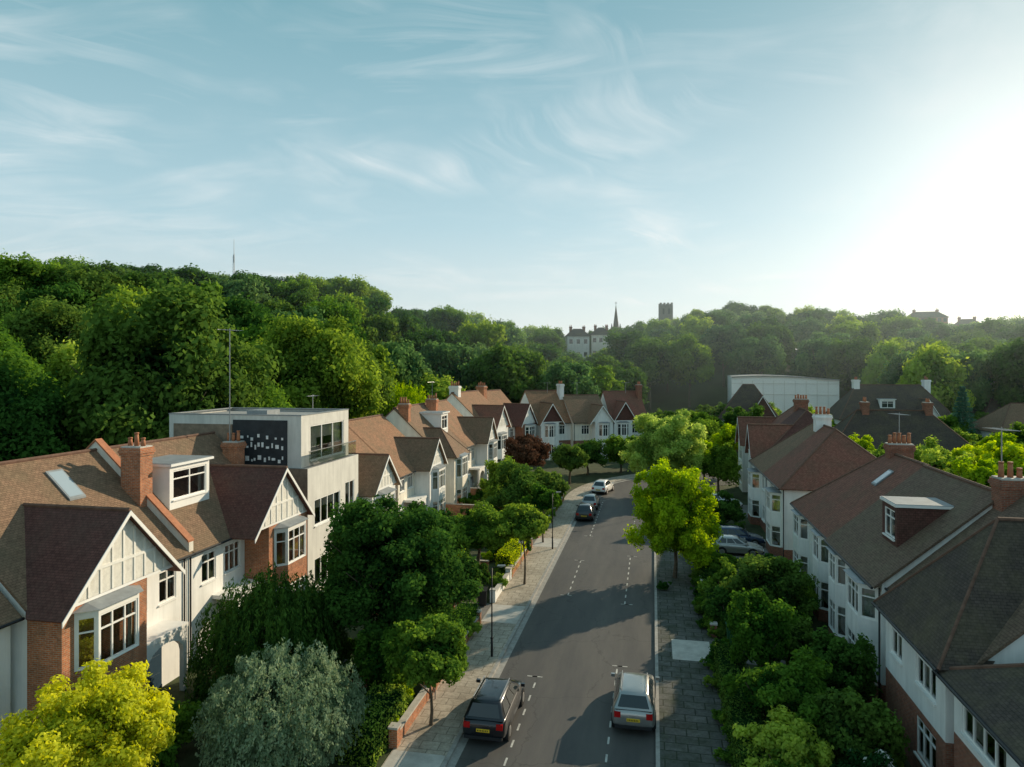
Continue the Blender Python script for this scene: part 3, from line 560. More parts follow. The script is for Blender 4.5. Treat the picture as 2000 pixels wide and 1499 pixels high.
h = House('large pale metal-clad hall with gently curved flat roof', (18, 168, 0), -4, name='hall', cat='building')
w = MB(); n = 14; Wd = 23
pr = [(Wd*i/n, 12.4+.9*math.sin(math.pi*min(1, .25+.75*(i/n)))) for i in range(n+1)]
for i in range(n):
    (xa, za), (xb, zb) = pr[i], pr[i+1]
    w.poly([(xa, 0, 0), (xb, 0, 0), (xb, 0, zb), (xa, 0, za)], M['paint'])
w.poly([(0, 0, 0), (0, 0, pr[0][1]), (0, 30, pr[0][1]), (0, 30, 0)], M['paint']); w.poly([(Wd, 0, 0), (Wd, 30, 0), (Wd, 30, pr[-1][1]), (Wd, 0, pr[-1][1])], M['paint'])
for zz in (9, 11.5): w.box(-.05, Wd+.05, -.12, -.01, zz, zz+.08, M['grey'])
for i in range(1, 10): w.box(Wd*i/10-.04, Wd*i/10+.04, -.1, -.012, 0, 12.2, M['grey'])
h.add(w, 'wall'); w = MB()
for i in range(n):
    (xa, za), (xb, zb) = pr[i], pr[i+1]; w.slab([(xa, -.4, za+.1), (xb, -.4, zb+.1), (xb, 30, zb+.1), (xa, 30, za+.1)], .25, M['flat'])
h.add(w, 'curved_roof')

def hz(x, y): return float(H(np.float64(x), np.float64(y)))
def X2(u, v, d):
    xc = (u-1000)/1350*d; return xc*.9799-d*.1996, xc*.1996+d*.9799
def block(label, x, y, w_, d_, ht, rot, wall, roofm, storeys, bays_, ztop=None, cat='building', name='apartment_block'):
    z = hz(x, y)
    if ztop: ht = ztop-z
    h = House(label, (x, y, z), rot, name=name, cat=cat, far=True)
    w = MB(); ops = []
    for s_ in range(storeys):
        for b_ in range(bays_):
            xx = w_*(b_+.5)/bays_; zz = (ht)*(s_+.35)/storeys; ops.append((xx-.6, xx+.6, zz, zz+1.6))
    panel(w, M[wall], (0, 0), (w_, 0), -3, ht, ops, .1); panel(w, M[wall], (w_, 0), (w_, d_), -3, ht); panel(w, M[wall], (w_, d_), (0, d_), -3, ht); panel(w, M[wall], (0, d_), (0, 0), -3, ht); h.add(w, 'wall')
    g = MB(); g.poly([(0, .09, 0), (w_, .09, 0), (w_, .09, ht), (0, .09, ht)], M['dglass']); h.add(g, 'window_glazing')
    h.roof(0, w_, 0, d_, ht, ht+2.5, M[roofm], 2.5, 2.5, gut=False)
    for q in (.2, .8): h.chimney(w_*q, d_/2, 1.0, 1, ht, ht+3.4, 2, M['redbrick'])
x, y = X2(1108, 0, 250); block('pale gabled house half hidden by hill trees', x, y, 8, 8, 8, 12, 'grey', 'tdark', 3, 3, ztop=27.0, cat='house', name='house')
x, y = X2(1155, 0, 256); block('small grey roofed house half hidden by hill trees', x, y, 7, 8, 8, 4, 'cream', 'tdark', 3, 3, ztop=27.8, cat='house', name='house')
x, y = X2(1775, 0, 285); block('brick mansion block on the wooded hill', x, y, 14, 10, 18, -8, 'redbrick', 'tdark', 6, 7, ztop=36)
x, y = X2(1868, 0, 285); block('distant brick block on the hill', x, y, 9, 10, 14, -12, 'redbrick', 'tdark', 5, 5, ztop=33)
x, y = X2(1203, 0, 300); z = hz(x, y)
h = House('slender dark church spire rising over trees', (x, y, z), 0, name='church', cat='church')
zq = 32-z; w = MB(); w.box(-1.9, 1.9, -1.9, 1.9, -2, zq, M['stone']); w.box(-2.1, 2.1, -2.1, 2.1, zq, zq+.6, M['stone'])
for a in (-1.8, 1.8):
    for c in (-1.8, 1.8): w.tube((a, c, zq+.6), (a, c, zq+2.6), .3, .02, 6, M['stone'])
h.add(w, 'tower'); w = MB(); w.tube((0, 0, zq+.6), (0, 0, zq+10.5), 1.3, .08, 8, M['tdark']); w.tube((0, 0, zq+10.5), (0, 0, zq+12), .09, .09, 5, M['black']); w.box(-.5, .5, -.05, .05, zq+11.3, zq+11.5, M['black']); h.add(w, 'spire')
x, y = X2(1300, 0, 312); z = hz(x, y)
h = House('square battlemented stone tower above the wood', (x, y, z), 5, name='stone_tower', cat='tower')
w = MB(); zt = 15+(720-597)/1350*311-z; w.box(-2.9, 2.9, -2.9, 2.9, -2, zt, M['stone'])
for a in (-2.4, -.8, .8, 2.4):
    for c in (-3.0, 2.6): w.box(a-.45, a+.45, c, c+.4, zt, zt+1.1, M['stone'])
for a in (-1.6, .8): w.box(a, a+.8, -2.95, -2.903, zt-4, zt-1.5, M['black'])
h.add(w, 'tower')
x, y = X2(457, 0, 180); z = hz(x, y)
h = House('thin steel radio mast on the wooded hill', (x, y, z), 0, name='radio_mast', cat='mast')
w = MB()
zt = 15+(720-468)/1350*180-z
for a in ((0, .4), (.35, -.2), (-.35, -.2)): w.tube((a[0], a[1], 0), (a[0]*.4, a[1]*.4, zt-4), .09, .07, 5, M['metal'])
w.tube((0, 0, zt-6), (0, 0, zt), .1, .05, 5, M['metal'])
for i in range(20): zq = (zt-4)*i/20; w.tube((-.35, -.2, zq), (.35, -.2, zq+1), .03, .03, 4, M['metal'])
h.add(w, 'lattice')

# ------------------------------------------------------------ vegetation
def leafmesh(name, C, Nn, size, aspect, tint, mt, T=None):
    n = len(C); rv = NP.normal(size=(n, 3))
    if T is None: T = rv
    T = T-(T*Nn).sum(1, keepdims=True)*Nn; T /= np.linalg.norm(T, axis=1, keepdims=True)+1e-9
    B = np.cross(Nn, T); s = size*(.6+.8*NP.rand(n, 1))
    a = T*s*.5; b = B*s*.5*aspect
    V = np.stack([C+a, C+b+a*.1, C-a, C-b+a*.1], 1).reshape(-1, 3)
    F = np.arange(4*n).reshape(n, 4)
    me = bpy.data.meshes.new(name); me.from_pydata(V.tolist(), [], F.tolist()); me.materials.append(mt)
    at = me.attributes.new('tint', 'FLOAT', 'FACE'); at.data.foreach_set('value', np.clip(tint, 0, 1).astype(np.float32))
    return me
def nrm(a): return a/(np.linalg.norm(a, axis=1, keepdims=True)+1e-9)
def crown(name, mt, rx, rz, cz, nc, nl, leaf, aspect=.65, fill=.14, cr=(.22, .4), flat=.4, up=.35, rad_=(.4, .85), seed=None, ns=9, so=(.35, .9), srr=(.28, .55), lobe=1):
    if seed is not None: NP.seed(seed)
    d = nrm(NP.normal(size=(nc, 3))); d[:, 2] = np.where(d[:, 2] < -flat, -flat*NP.rand(nc), d[:, 2])
    ph = NP.uniform(0, 6.28, 6); lob = 1+lobe*(.11*np.sin(3*d[:, 0]+ph[0])*np.cos(2.6*d[:, 1]+ph[1])+.08*np.sin(5*d[:, 2]+4*d[:, 0]+ph[2]))
    rr = NP.uniform(rad_[0], rad_[1], (nc, 1))*lob[:, None]; CC = d*rr; cs = NP.uniform(cr[0], cr[1], nc); ct = NP.rand(nc)
    S = np.array([rx, rx, rz])
    sdr = nrm(NP.normal(size=(nc*ns, 3))+.5*np.repeat(d, ns, 0)+np.array([0, 0, .25])); par = np.repeat(np.arange(nc), ns)
    SC = CC[par]+sdr*(cs[par]*NP.uniform(so[0], so[1], nc*ns))[:, None]; sr = cs[par]*NP.uniform(srr[0], srr[1], nc*ns); stt = NP.rand(nc*ns)
    k = NP.choice(nc*ns, nl, p=sr**2/np.sum(sr**2)); dd = nrm(NP.normal(size=(nl, 3)))
    q = NP.rand(nl, 1)**.5; P = SC[k]+dd*sr[k][:, None]*(.25+.85*q)+NP.normal(size=(nl, 3))*.018
    keep = np.linalg.norm(P, axis=1) > .38; P = P[keep]; dd = dd[keep]; k = k[keep]
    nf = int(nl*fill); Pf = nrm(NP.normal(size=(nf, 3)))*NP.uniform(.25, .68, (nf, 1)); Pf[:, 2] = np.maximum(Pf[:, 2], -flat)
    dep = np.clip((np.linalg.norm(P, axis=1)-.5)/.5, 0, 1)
    tint = .05+.3*ct[par[k]]+.25*stt[k]+.25*NP.rand(len(k))+.12*dd[:, 2]+.15*dep  # upper and outer leaves tinted lighter, imitating light on the crown
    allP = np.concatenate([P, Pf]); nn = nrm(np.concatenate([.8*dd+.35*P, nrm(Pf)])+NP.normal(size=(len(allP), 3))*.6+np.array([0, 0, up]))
    tint = np.concatenate([tint, .1*NP.rand(nf)])  # inner fill leaves coloured dark as painted interior shade
    return leafmesh(name, allP*S+np.array([0, 0, cz]), nn, leaf, aspect, tint, mt)
def trunkmesh(name, h, r, cz, rx, rz, seed, nb=7, fine=True):
    rr = random.Random(seed); mb = MB(); p = Vector((0, 0, -.3)); pts = [p]; top_ = cz+rz*.2; n = 5
    for i in range(n): p = Vector((rr.uniform(-.08, .08)*h*.2, rr.uniform(-.08, .08)*h*.2, (i+1)/n*top_)); pts.append(p)
    for i in range(n): mb.tube(pts[i], pts[i+1], r*(1-.13*i)*(1.25 if i == 0 else 1), r*(1-.13*(i+1)), 8, M['bark'], False)
    for j in range(nb):
        st = pts[rr.choice((2, 3, 4, 5))] if cz > 2 else pts[1]; a = rr.uniform(0, 6.28); e = Vector((math.cos(a)*rx*.62, math.sin(a)*rx*.62, cz+rr.uniform(-.25, .5)*rz)); mid = st.lerp(e, .5)+Vector((0, 0, -.1*rz))
        mb.tube(st, mid, r*.5, r*.3, 6, M['bark'], False); mb.tube(mid, e, r*.3, r*.1, 5, M['bark'], False)
        e2 = mid+Vector((rr.uniform(-.5, .5)*rx, rr.uniform(-.5, .5)*rx, rz*.45)); mb.tube(mid, e2, r*.22, r*.07, 5, M['bark'], False)
    o = mb.obj(name, None, True); me = o.data; bpy.data.objects.remove(o); return me
def place_tree(cm, tm, x, y, label, cat='tree', name='tree', s=1, sz=None, rot=None, z=None, group=None):
    z = hz(x, y)+.05 if z is None else z
    e = empty(name, (x, y, z), 0, label, cat, group); e.rotation_euler[2] = R.uniform(0, 6.28) if rot is None else rot; e.scale = (s, s, sz or s)
    c = bpy.data.objects.new('crown', cm); COL.objects.link(c); c.parent = e
    t = bpy.data.objects.new('trunk', tm); COL.objects.link(t); t.parent = e
    return e
sd = [100]
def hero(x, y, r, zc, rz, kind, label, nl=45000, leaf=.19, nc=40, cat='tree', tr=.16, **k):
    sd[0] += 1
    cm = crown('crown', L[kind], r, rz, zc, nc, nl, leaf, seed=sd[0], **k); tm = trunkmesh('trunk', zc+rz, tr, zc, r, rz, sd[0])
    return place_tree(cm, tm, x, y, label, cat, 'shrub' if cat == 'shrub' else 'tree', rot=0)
hero(-17.8, 19.2, 2.9, 3.0, 2.2, 'yellow', 'bushy yellow-green shrub tree in front garden', 42000, .13, 70, cat='shrub', tr=.12, cr=(.15, .28), so=(.3, .8))
def droopy(name, mt, rx, rz, cz, ns, per, leaf, aspect, length, seed, dome=.3):
    NP.seed(seed); d = nrm(NP.normal(size=(ns, 3))); d[:, 2] = np.abs(d[:, 2])*1.0-dome*.6; d = nrm(d)
    r = NP.uniform(.55, 1.05, (ns, 1)); st = d*r*np.array([rx, rx, rz])
    t = NP.rand(ns, per, 1)*length*NP.uniform(.4, 1.3, (ns, 1, 1)); out = d[:, None, :]*np.array([1, 1, 0])
    P = st[:, None, :]+out*np.sqrt(t)*.35+np.array([0, 0, -1.])*t+NP.normal(size=(ns, per, 3))*.06
    T = np.array([0, 0, -1.])+out*.3+NP.normal(size=(ns, per, 3))*.4
    Nn = nrm((out+NP.normal(size=(ns, per, 3))*.6).reshape(-1, 3)); P = P.reshape(-1, 3); T = T.reshape(-1, 3)
    tint = np.repeat(NP.rand(ns), per)*.6+.35*NP.rand(ns*per); P[:, 2] += cz; m_ = P[:, 2] > .1
    return leafmesh(name, P[m_], Nn[m_], leaf, aspect, tint[m_], mt, T[m_])
cm = droopy('crown', L['silver'], 2.8, 2.3, 2.1, 3000, 18, .13, .45, .35, 5, .9); place_tree(cm, trunkmesh('trunk', 4, .13, 2, 2.5, 2, 5), -13.7, 23.9, 'rounded silver-leaved weeping pear tree by the hedge', rot=0)
cm = droopy('crown', L['dark'], 3.0, 2.8, 2.9, 800, 50, .2, .35, 2.4, 6, .3); place_tree(cm, trunkmesh('trunk', 5, .15, 3, 2.8, 2, 6), -17.2, 29.0, 'dark weeping tree with trailing branches in front garden', rot=0)
hero(-12.5, 32.5, 4.4, 4.9, 4.0, 'dark', 'large dense rounded green tree over the front garden', 85000, .19, 100, tr=.22, cr=(.14, .28), so=(.3, .75), rad_=(.4, .86), lobe=.5, flat=.8)
hero(-9.1, 27.6, 2.0, 2.9, 1.7, 'mid', 'small bright green street tree on the pavement', 22000, .16, 40, tr=.08, cr=(.18, .34))
hero(-11.6, 29.0, 1.7, 2.0, 1.5, 'mid', 'leafy small garden tree behind the pavement', 12000, .16, 30, tr=.08)
hero(-8.7, 46.9, 2.0, 4.1, 1.5, 'mid', 'small street tree on the sunlit pavement', 14000, .2, 30, tr=.08)
hero(-11.8, 46.5, 2.8, 3.6, 2.0, 'mid', 'spreading green garden tree by the wall', 20000, .2, 36)
hero(-11.6, 40.8, 1.8, 2.2, 1.7, 'dark', 'dark rounded garden tree by the driveway', 12000, .2, 30)
hero(-14.8, 44.5, 2.6, 3.4, 2.0, 'dark', 'green garden tree beside the modern house', 14000, .2, 30)
hero(-9.2, 58.5, 1.6, 3.6, 1.4, 'mid', 'small street tree with slender trunk', 8000, .22, 20, tr=.08)
hero(-12.0, 62, 3.0, 3.2, 2.6, 'dark', 'dark evergreen garden tree', 20000, .24, 40)
hero(-14.5, 68, 2.8, 3.2, 2.6, 'mid', 'dense green garden tree', 16000, .26, 40)
hero(-10.8, 70, 2.4, 2.8, 2.2, 'dark', 'dark garden tree by the pavement', 12000, .24, 34)
hero(-14.6, 79, 3.0, 5.0, 2.6, 'purple', 'purple-leaved plum tree in front garden', 18000, .26, 40)
hero(-10.5, 89, 2.6, 3.2, 2.5, 'dark', 'dark green garden tree near the bend', 14000, .28, 40)
hero(-9, 97.5, 2.8, 2.8, 2.5, 'dark', 'dark rounded tree at the bend', 12000, .28, 40)
hero(-4.5, 100, 2.9, 3.0, 2.6, 'mid', 'green tree at the bend of the road', 12000, .3, 40)
hero(1.5, 105, 3.4, 3.8, 3.4, 'dark', 'tall green tree closing the view of the road', 14000, .3, 44)
hero(7.5, 110, 3.6, 4.4, 3.4, 'mid', 'green tree beyond the bend', 14000, .3, 44)
hero(1.5, 50.5, 3.5, 4.6, 4.0, 'lime', 'bright lime green street tree on the pavement', 60000, .18, 110, tr=.14, cr=(.12, .24), rad_=(.35, .86), flat=.9, lobe=.4)
hero(1.4, 84, 5.4, 5.7, 4.7, 'pale', 'large rounded light green tree by the road', 50000, .28, 110, tr=.25, cr=(.13, .25), flat=.75, so=(.3, .75), lobe=.5)
hero(11.5, 102, 3.2, 4.8, 2.6, 'lime', 'yellow-green tree beyond the bend', 12000, .3, 34)
hero(6.6, 93.5, 2.6, 3.0, 2.6, 'lime', 'yellow-green garden tree near the bend', 12000, .3, 34)
hero(4.9, 33.6, 1.6, 2.5, 2.3, 'mid', 'tall green garden shrub beside the pavement', 15000, .17, 34, cat='shrub')
hero(4.9, 29.2, 2.1, 1.8, 1.8, 'mid', 'rounded green shrub beside shade-darkened paving', 17000, .17, 34, cat='shrub')
hero(4.6, 26.0, 1.7, 1.2, 1.3, 'light', 'light green shrub with new growth', 12000, .15, 30, cat='shrub')
hero(7.4, 27.2, 1.7, 1.7, 1.6, 'dark', 'dark evergreen shrub in shaded garden', 14000, .17, 34, cat='shrub')
hero(7.8, 32.0, 1.6, 2.0, 1.8, 'dark', 'dark evergreen shrub near white house', 12000, .17, 34, cat='shrub')
hero(7.2, 23.8, 1.4, 1.2, 1.2, 'flower', 'dark shrub dotted with white flowers', 12000, .12, 30, cat='shrub')
hero(6.8, 36.0, 1.6, 1.5, 1.4, 'dark', 'dark rounded shrub beside the driveway', 10000, .18, 30, cat='shrub')
hero(6.6, 42.2, 2.4, 2.2, 2.0, 'dark', 'broad dark garden tree in shade', 16000, .2, 38)
hero(7.4, 46.8, 1.9, 1.4, 1.4, 'dark', 'dark leafy garden shrub in shade', 12000, .2, 34, cat='shrub')
hero(4.4, 45.2, 1.5, 1.3, 1.3, 'mid', 'rounded shrub by the pavement', 8000, .17, 24, cat='shrub')
hero(4.3, 40.9, 1.3, 1.2, 1.2, 'dark', 'dark shrub leaning over the pavement', 8000, .17, 24, cat='shrub')
hero(4.5, 50.6, 1.5, 1.0, 1.0, 'mid', 'rounded green shrub overhanging the pavement', 8000, .17, 24, cat='shrub')
hero(6.5, 67.5, 2.0, 1.6, 1.5, 'dark', 'dark hedge tree between driveways', 12000, .24, 34)
hero(7.5, 84, 2.6, 3.6, 3.0, 'mid', 'tall green garden tree near white house', 14000, .26, 34)
shr = {}
for kd in ('dark', 'mid', 'light', 'lime', 'purple'):
    shr[kd] = crown('shrub_crown', L[kd], 1, .9, .75, 30, 4200, .14, seed=300+len(shr))
stm = trunkmesh('shrub_stem', 1, .05, .7, .8, .7, 3)
for i in range(220):
    q = R.random()
    if q < .45: x = R.uniform(-20.3, -10.8); y = R.uniform(21, 86)
    elif q < .62: x = R.uniform(-10.7, -9.9); y = R.uniform(26, 80)
    elif q < .8: x = R.uniform(3.2, 4.2); y = R.uniform(23, 50)
    else: x = R.uniform(4.3, 8.9); y = R.uniform(22, 80)
    if (39.3 < y < 43 and x < 0) or (56.5 < y < 60 and x < 0) or (50 < y < 63 and x > 0) or (68 < y < 79.5 and x > 0) or (36.8 < y < 39.2 and x > 0): continue
    kd = R.choice(('dark', 'mid', 'mid', 'light', 'lime', 'dark')) if x < 0 else R.choice(('dark', 'dark', 'mid', 'mid', 'dark'))
    s = R.uniform(.5, 1.25) if not (-10.7 < x < 4.3) else R.uniform(.45, .85)
    place_tree(shr[kd], stm, x, y, {'dark': 'dark green', 'mid': 'green', 'light': 'light green', 'lime': 'yellow-green', 'purple': 'purple-leaved'}[kd]+' rounded shrub in a front garden', 'shrub', 'shrub', s, s*R.uniform(.8, 1.2), z=.09, group='front garden shrubs')
for (x, y, s) in ((.75, 47.6, .5), (2.9, 30.2, .5), (2.9, 33.5, .55), (2.9, 43.2, .6), (2.8, 27.2, .5), (2.9, 46.5, .55), (2.85, 24.6, .5), (2.9, 41.2, .5), (2.9, 35.6, .5), (2.9, 49, .55)):
    place_tree(shr['dark' if y > 40 else 'mid'], stm, x, y, 'small green plant growing over paving', 'plant', 'plant', s, s*.7, z=.1, group='plants on the pavement')
def hedge(x0, x1, y0, y1, hgt, kd, label):
    n = int(((x1-x0)*(y1-y0)+2*hgt*((x1-x0)+(y1-y0)))*230); n = min(n, 16000)
    ar = np.array([(x1-x0)*(y1-y0), hgt*(y1-y0), hgt*(y1-y0), hgt*(x1-x0), hgt*(x1-x0)]); k = NP.choice(5, n, p=ar/ar.sum()); a, b = NP.rand(n), NP.rand(n)
    w_, d_ = x1-x0, y1-y0; P = np.zeros((n, 3)); Nn = np.zeros((n, 3))
    for i in range(5):
        m_ = k == i
        if i == 0: P[m_] = np.stack([a[m_]*w_, b[m_]*d_, np.full(m_.sum(), hgt)], 1); Nn[m_] = (0, 0, 1)
        elif i < 3: P[m_] = np.stack([np.full(m_.sum(), 0 if i == 1 else w_), a[m_]*d_, b[m_]*hgt], 1); Nn[m_] = (-1 if i == 1 else 1, 0, 0)
        else: P[m_] = np.stack([a[m_]*w_, np.full(m_.sum(), 0 if i == 3 else d_), b[m_]*hgt], 1); Nn[m_] = (0, -1 if i == 3 else 1, 0)
    P += NP.normal(size=(n, 3))*.06; P[:, 2] += .08*np.sin(P[:, 1]*2.1); Nn = nrm(Nn+NP.normal(size=(n, 3))*.5)
    me = leafmesh('hedge_leaves', P, Nn, .1, .7, NP.rand(n), L[kd]); o = bpy.data.objects.new('hedge', me); COL.objects.link(o); o.location = (x0, y0, .09); top(o, label, 'hedge', 'garden hedges')
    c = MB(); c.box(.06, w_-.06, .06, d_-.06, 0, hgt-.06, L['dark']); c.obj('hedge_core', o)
hedge(-11.6, -10.2, 24.2, 27.6, 1.5, 'light', 'clipped light green hedge beside the pavement')
hedge(-11.0, -9.95, 33.5, 39, 1.3, 'mid', 'clipped green hedge along garden wall')
hedge(-11.0, -9.95, 48.5, 56, 1.5, 'lime', 'yellow-green hedge above a low wall')
hedge(-11.0, -10.0, 60.5, 68, 1.3, 'mid', 'clipped green hedge along the pavement')
hedge(3.1, 4.3, 40.5, 44.5, 1.3, 'dark', 'dark hedge beside the shaded pavement')
hedge(3.2, 4.3, 48.5, 56, 1.0, 'dark', 'dark hedge beside the driveway')
hedge(3.6, 4.4, 63.5, 68, 1.0, 'dark', 'dark hedge between driveways')
hedge(3.0, 4.2, 25.5, 35.5, 1.25, 'dark', 'dark hedge overhanging the low garden wall')
def gwall(x, y0, y1, hgt, mt, label, along='y', x1=None):
    mb = MB()
    if along == 'y':
        mb.box(x, x+.23, y0+.18, y1-.18, 0, hgt, mt); mb.box(x-.03, x+.26, y0+.18, y1-.18, hgt, hgt+.07, M['conc'])
        for yy in (y0, y1): mb.box(x-.06, x+.29, yy-.18, yy+.18, 0, hgt+.25, mt); mb.box(x-.09, x+.32, yy-.21, yy+.21, hgt+.25, hgt+.33, M['conc'])
    else:
        mb.box(x, x1, y0, y0+.2, 0, hgt, mt); mb.box(x, x1, y0-.02, y0+.22, hgt, hgt+.06, M['conc'])
    o = mb.obj('garden_wall'); top(o, label, 'wall', 'low garden walls')
for (y0, y1, m_) in ((14, 22.6, 'brick'), (25.8, 30, 'brick'), (30.6, 39, 'brick'), (43, 47.8, 'white'), (48.4, 56.5, 'brick'), (60, 68, 'brick'), (68.8, 77, 'brick')):
    gwall(-10.1, y0, y1, .6, M[m_], 'low '+('white' if m_ == 'white' else 'brick')+' garden wall with stone coping along pavement')
for (y0, y1, m_) in ((15, 24.5, 'redbrick'), (25.2, 35.8, 'redbrick'), (40, 48, 'redbrick'), (48.8, 56, 'redbrick'), (63.2, 70, 'white')):
    gwall(3.2, y0, y1, .5, M[m_], 'low garden wall beside the shaded pavement')
for yy in (30.2, 39.3, 48, 57, 67.5, 77): gwall(-21, yy, yy, 1.2, M['brick'], 'brick wall dividing two front gardens', 'x', -11.5)
for yy in (33.3,): gwall(4.6, yy, yy, .9, M['redbrick'], 'brick wall dividing two shaded front gardens', 'x', 9.8)

# wood trees: broad, distinct rounded crowns
wood = []
specs = [('dark', 6.6, 6.2, 8.6), ('mid', 7.0, 6.2, 8.8), ('dark', 7.0, 6.5, 9), ('hazy', 7.0, 6, 8.4), ('light', 6.0, 6.6, 9), ('mid', 6.4, 7.0, 9.4)]
for i, (kd, rx, rz, cz) in enumerate(specs):
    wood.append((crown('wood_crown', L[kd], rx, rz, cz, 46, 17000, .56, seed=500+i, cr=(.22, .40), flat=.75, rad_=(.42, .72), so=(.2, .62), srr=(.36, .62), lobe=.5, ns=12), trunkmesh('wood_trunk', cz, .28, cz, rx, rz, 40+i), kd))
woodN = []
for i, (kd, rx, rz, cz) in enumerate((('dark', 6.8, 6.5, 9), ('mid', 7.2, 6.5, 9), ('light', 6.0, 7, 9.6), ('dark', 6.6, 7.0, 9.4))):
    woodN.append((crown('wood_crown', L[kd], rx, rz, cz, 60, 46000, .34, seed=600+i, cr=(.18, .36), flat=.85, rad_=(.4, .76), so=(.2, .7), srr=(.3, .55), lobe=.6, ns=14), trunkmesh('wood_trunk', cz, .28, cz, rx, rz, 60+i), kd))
nm = {'dark': 'dark green', 'mid': 'green', 'light': 'light green', 'hazy': 'soft green'}
pts = []
def ok(x, y, dmin): return all((x-a)**2+(y-b)**2 > dmin**2 for a, b, c in pts)
def cam(x, y): return x*.9799+y*.1996, -x*.1996+y*.9799
cnt = 0
TLx = [-.8, -.6, -.48, -.42, -.3, -.22, -.165, -.13, -.07, 0, .06, .12, .17, .24, .3, .33, .37, .44, .52, .56, .64, .68, .8]
TLy = [.172, .168, .165, .152, .145, .134, .1, .102, .092, .077, .064, .066, .075, .084, .105, .113, .1, .096, .096, .082, .08, .09, .098]
def scatter(n, xr, yr, dmin, cond, sr, grp, wts, capv=None):
    global cnt
    tries = 0; k = 0
    while k < n and tries < n*40:
        tries += 1; x, y = R.uniform(*xr), R.uniform(*yr); xc, d = cam(x, y)
        if d < 45 or abs(xc/d) > .8 or not cond(x, y, xc, d) or not ok(x, y, dmin): continue
        near = d < 105
        T = woodN[R.choice((0, 0, 1, 3, 1, 2))] if near else wood[R.choice(wts)]; s = R.uniform(*sr)
        tl = np.interp(xc/d, TLx, TLy)
        if .06 < xc/d < .17 and d < 250: tl = .038
        s2 = s*R.uniform(.9, 1.12); lim = 15+tl*d*R.uniform(.94, 1.02)-hz(x, y)
        hmax = 16*s2
        if hmax < .85*lim and d > 110: s2 = min(1.45, .85*lim/16); s = max(s, s2*.85)
        if 16*s2 > lim: s2 = lim/16; s = max(s*.75, min(s, s2*1.25))
        if s2 < .35: continue
        pts.append((x, y, 0)); k += 1; cnt += 1
        place_tree(T[0], T[1], x, y, nm[T[2]]+' broadleaf tree in the hillside wood', 'tree', 'tree', s, s2, group=grp)
for (u, d, s, T, lab) in ((190, 74, 1.15, woodN[2], 'tall light green tree at the edge of the wood'), (375, 86, .85, woodN[2], 'light green tree at the wood edge'), (860, 125, .95, wood[4], 'light green tree behind the houses'), (1060, 150, 1.05, wood[1], 'green tree behind the houses')):
    x, y = X2(u, 0, d); pts.append((x, y, 0)); place_tree(T[0], T[1], x, y, lab, s=s)
cm = droopy('crown', L['lime'], 4.6, 4.6, 6.8, 900, 26, .42, .35, 3.4, 9, .3)
x, y = X2(785, 0, 108); pts.append((x, y, 0)); place_tree(cm, trunkmesh('trunk', 9, .25, 6.5, 4, 4, 9), x, y, 'yellow-green weeping willow behind the houses', s=1.15)
scatter(52, (-150, -38), (25, 150), 9.8, lambda x, y, xc, d: x < -39-(0 if y < 100 else -8), (.95, 1.35), 'trees of the hillside wood', (0, 1, 2, 3, 5))
scatter(42, (-125, -5), (128, 215), 10.8, lambda x, y, xc, d: y > 136 or x < -34, (1.05, 1.4), 'trees of the hillside wood', (0, 1, 2, 3, 5, 0))
scatter(96, (-90, 240), (195, 305), 11, lambda x, y, xc, d: not (.07 < xc/d < .15 and 232 < d < 262) and not (.135 < xc/d < .165 and d > 262) and not (.565 < xc/d < .66 and d > 245), (1.0, 1.35), 'trees of the far hill', (0, 1, 2, 3, 3, 5, 4))
scatter(8, (-40, 0), (200, 232), 6, lambda x, y, xc, d: .06 < xc/d < .19, (.7, .9), 'trees of the far hill', (0, 2, 3))
scatter(30, (10, 160), (145, 200), 9.5, lambda x, y, xc, d: not (10 < x < 52 and y < 206), (.6, .95), 'trees among the houses', (2, 3, 4, 1))
gar = []
for i, (kd, rx, rz, cz) in enumerate((('mid', 2.8, 2.6, 3.8), ('light', 3, 2.7, 3.8), ('dark', 2.8, 2.8, 4), ('lime', 2.6, 2.5, 3.5))):
    gar.append((crown('garden_crown', L[kd], rx, rz, cz, 45, 11000, .27, seed=700+i, cr=(.16, .32)), trunkmesh('garden_trunk', cz, .14, cz, rx, rz, 80+i), kd))
gn = {'dark': 'dark green', 'mid': 'green', 'light': 'light green', 'lime': 'yellow-green'}
gp = []
def gtree(x, y, s=None, ch=(0, 1, 2, 3)):
    T = gar[R.choice(ch)]; s = s or R.uniform(.75, 1.3); gp.append((x, y)); place_tree(T[0], T[1], x, y, gn[T[2]]+' garden tree behind the houses', s=s, group='back garden trees')
k = 0; tr_ = 0
while k < 50 and tr_ < 4000:
    tr_ += 1; x, y = R.uniform(23, 95), R.uniform(45, 145); xc, d = cam(x, y)
    if xc/d > .78 or (23 < x < 43 and 98 < y < 112) or (30 < x < 54 and 131 < y < 146) or (51 < x < 68 and 116 < y < 130) or (60 < x < 82 and 143 < y < 160) or (21 < x < 40 and 94 < y < 99) or any((x-a)**2+(y-b)**2 < 16 for a, b in gp): continue
    gtree(x, y, None, (0, 1, 1, 3, 0)); k += 1
k = 0; tr_ = 0
while k < 18 and tr_ < 3000:
    tr_ += 1; x, y = R.uniform(-46, -35), R.uniform(32, 112)
    if any((x-a)**2+(y-b)**2 < 22 for a, b in gp): continue
    gtree(x, y, R.uniform(.9, 1.5), (0, 2, 2, 0, 1)); k += 1
for (x, y) in ((6, 128), (25, 122), (29, 130), (8, 118), (15, 121), (11, 136), (22, 137), (4, 124), (0, 132), (3, 117)): gtree(x, y, R.uniform(1.1, 1.4))
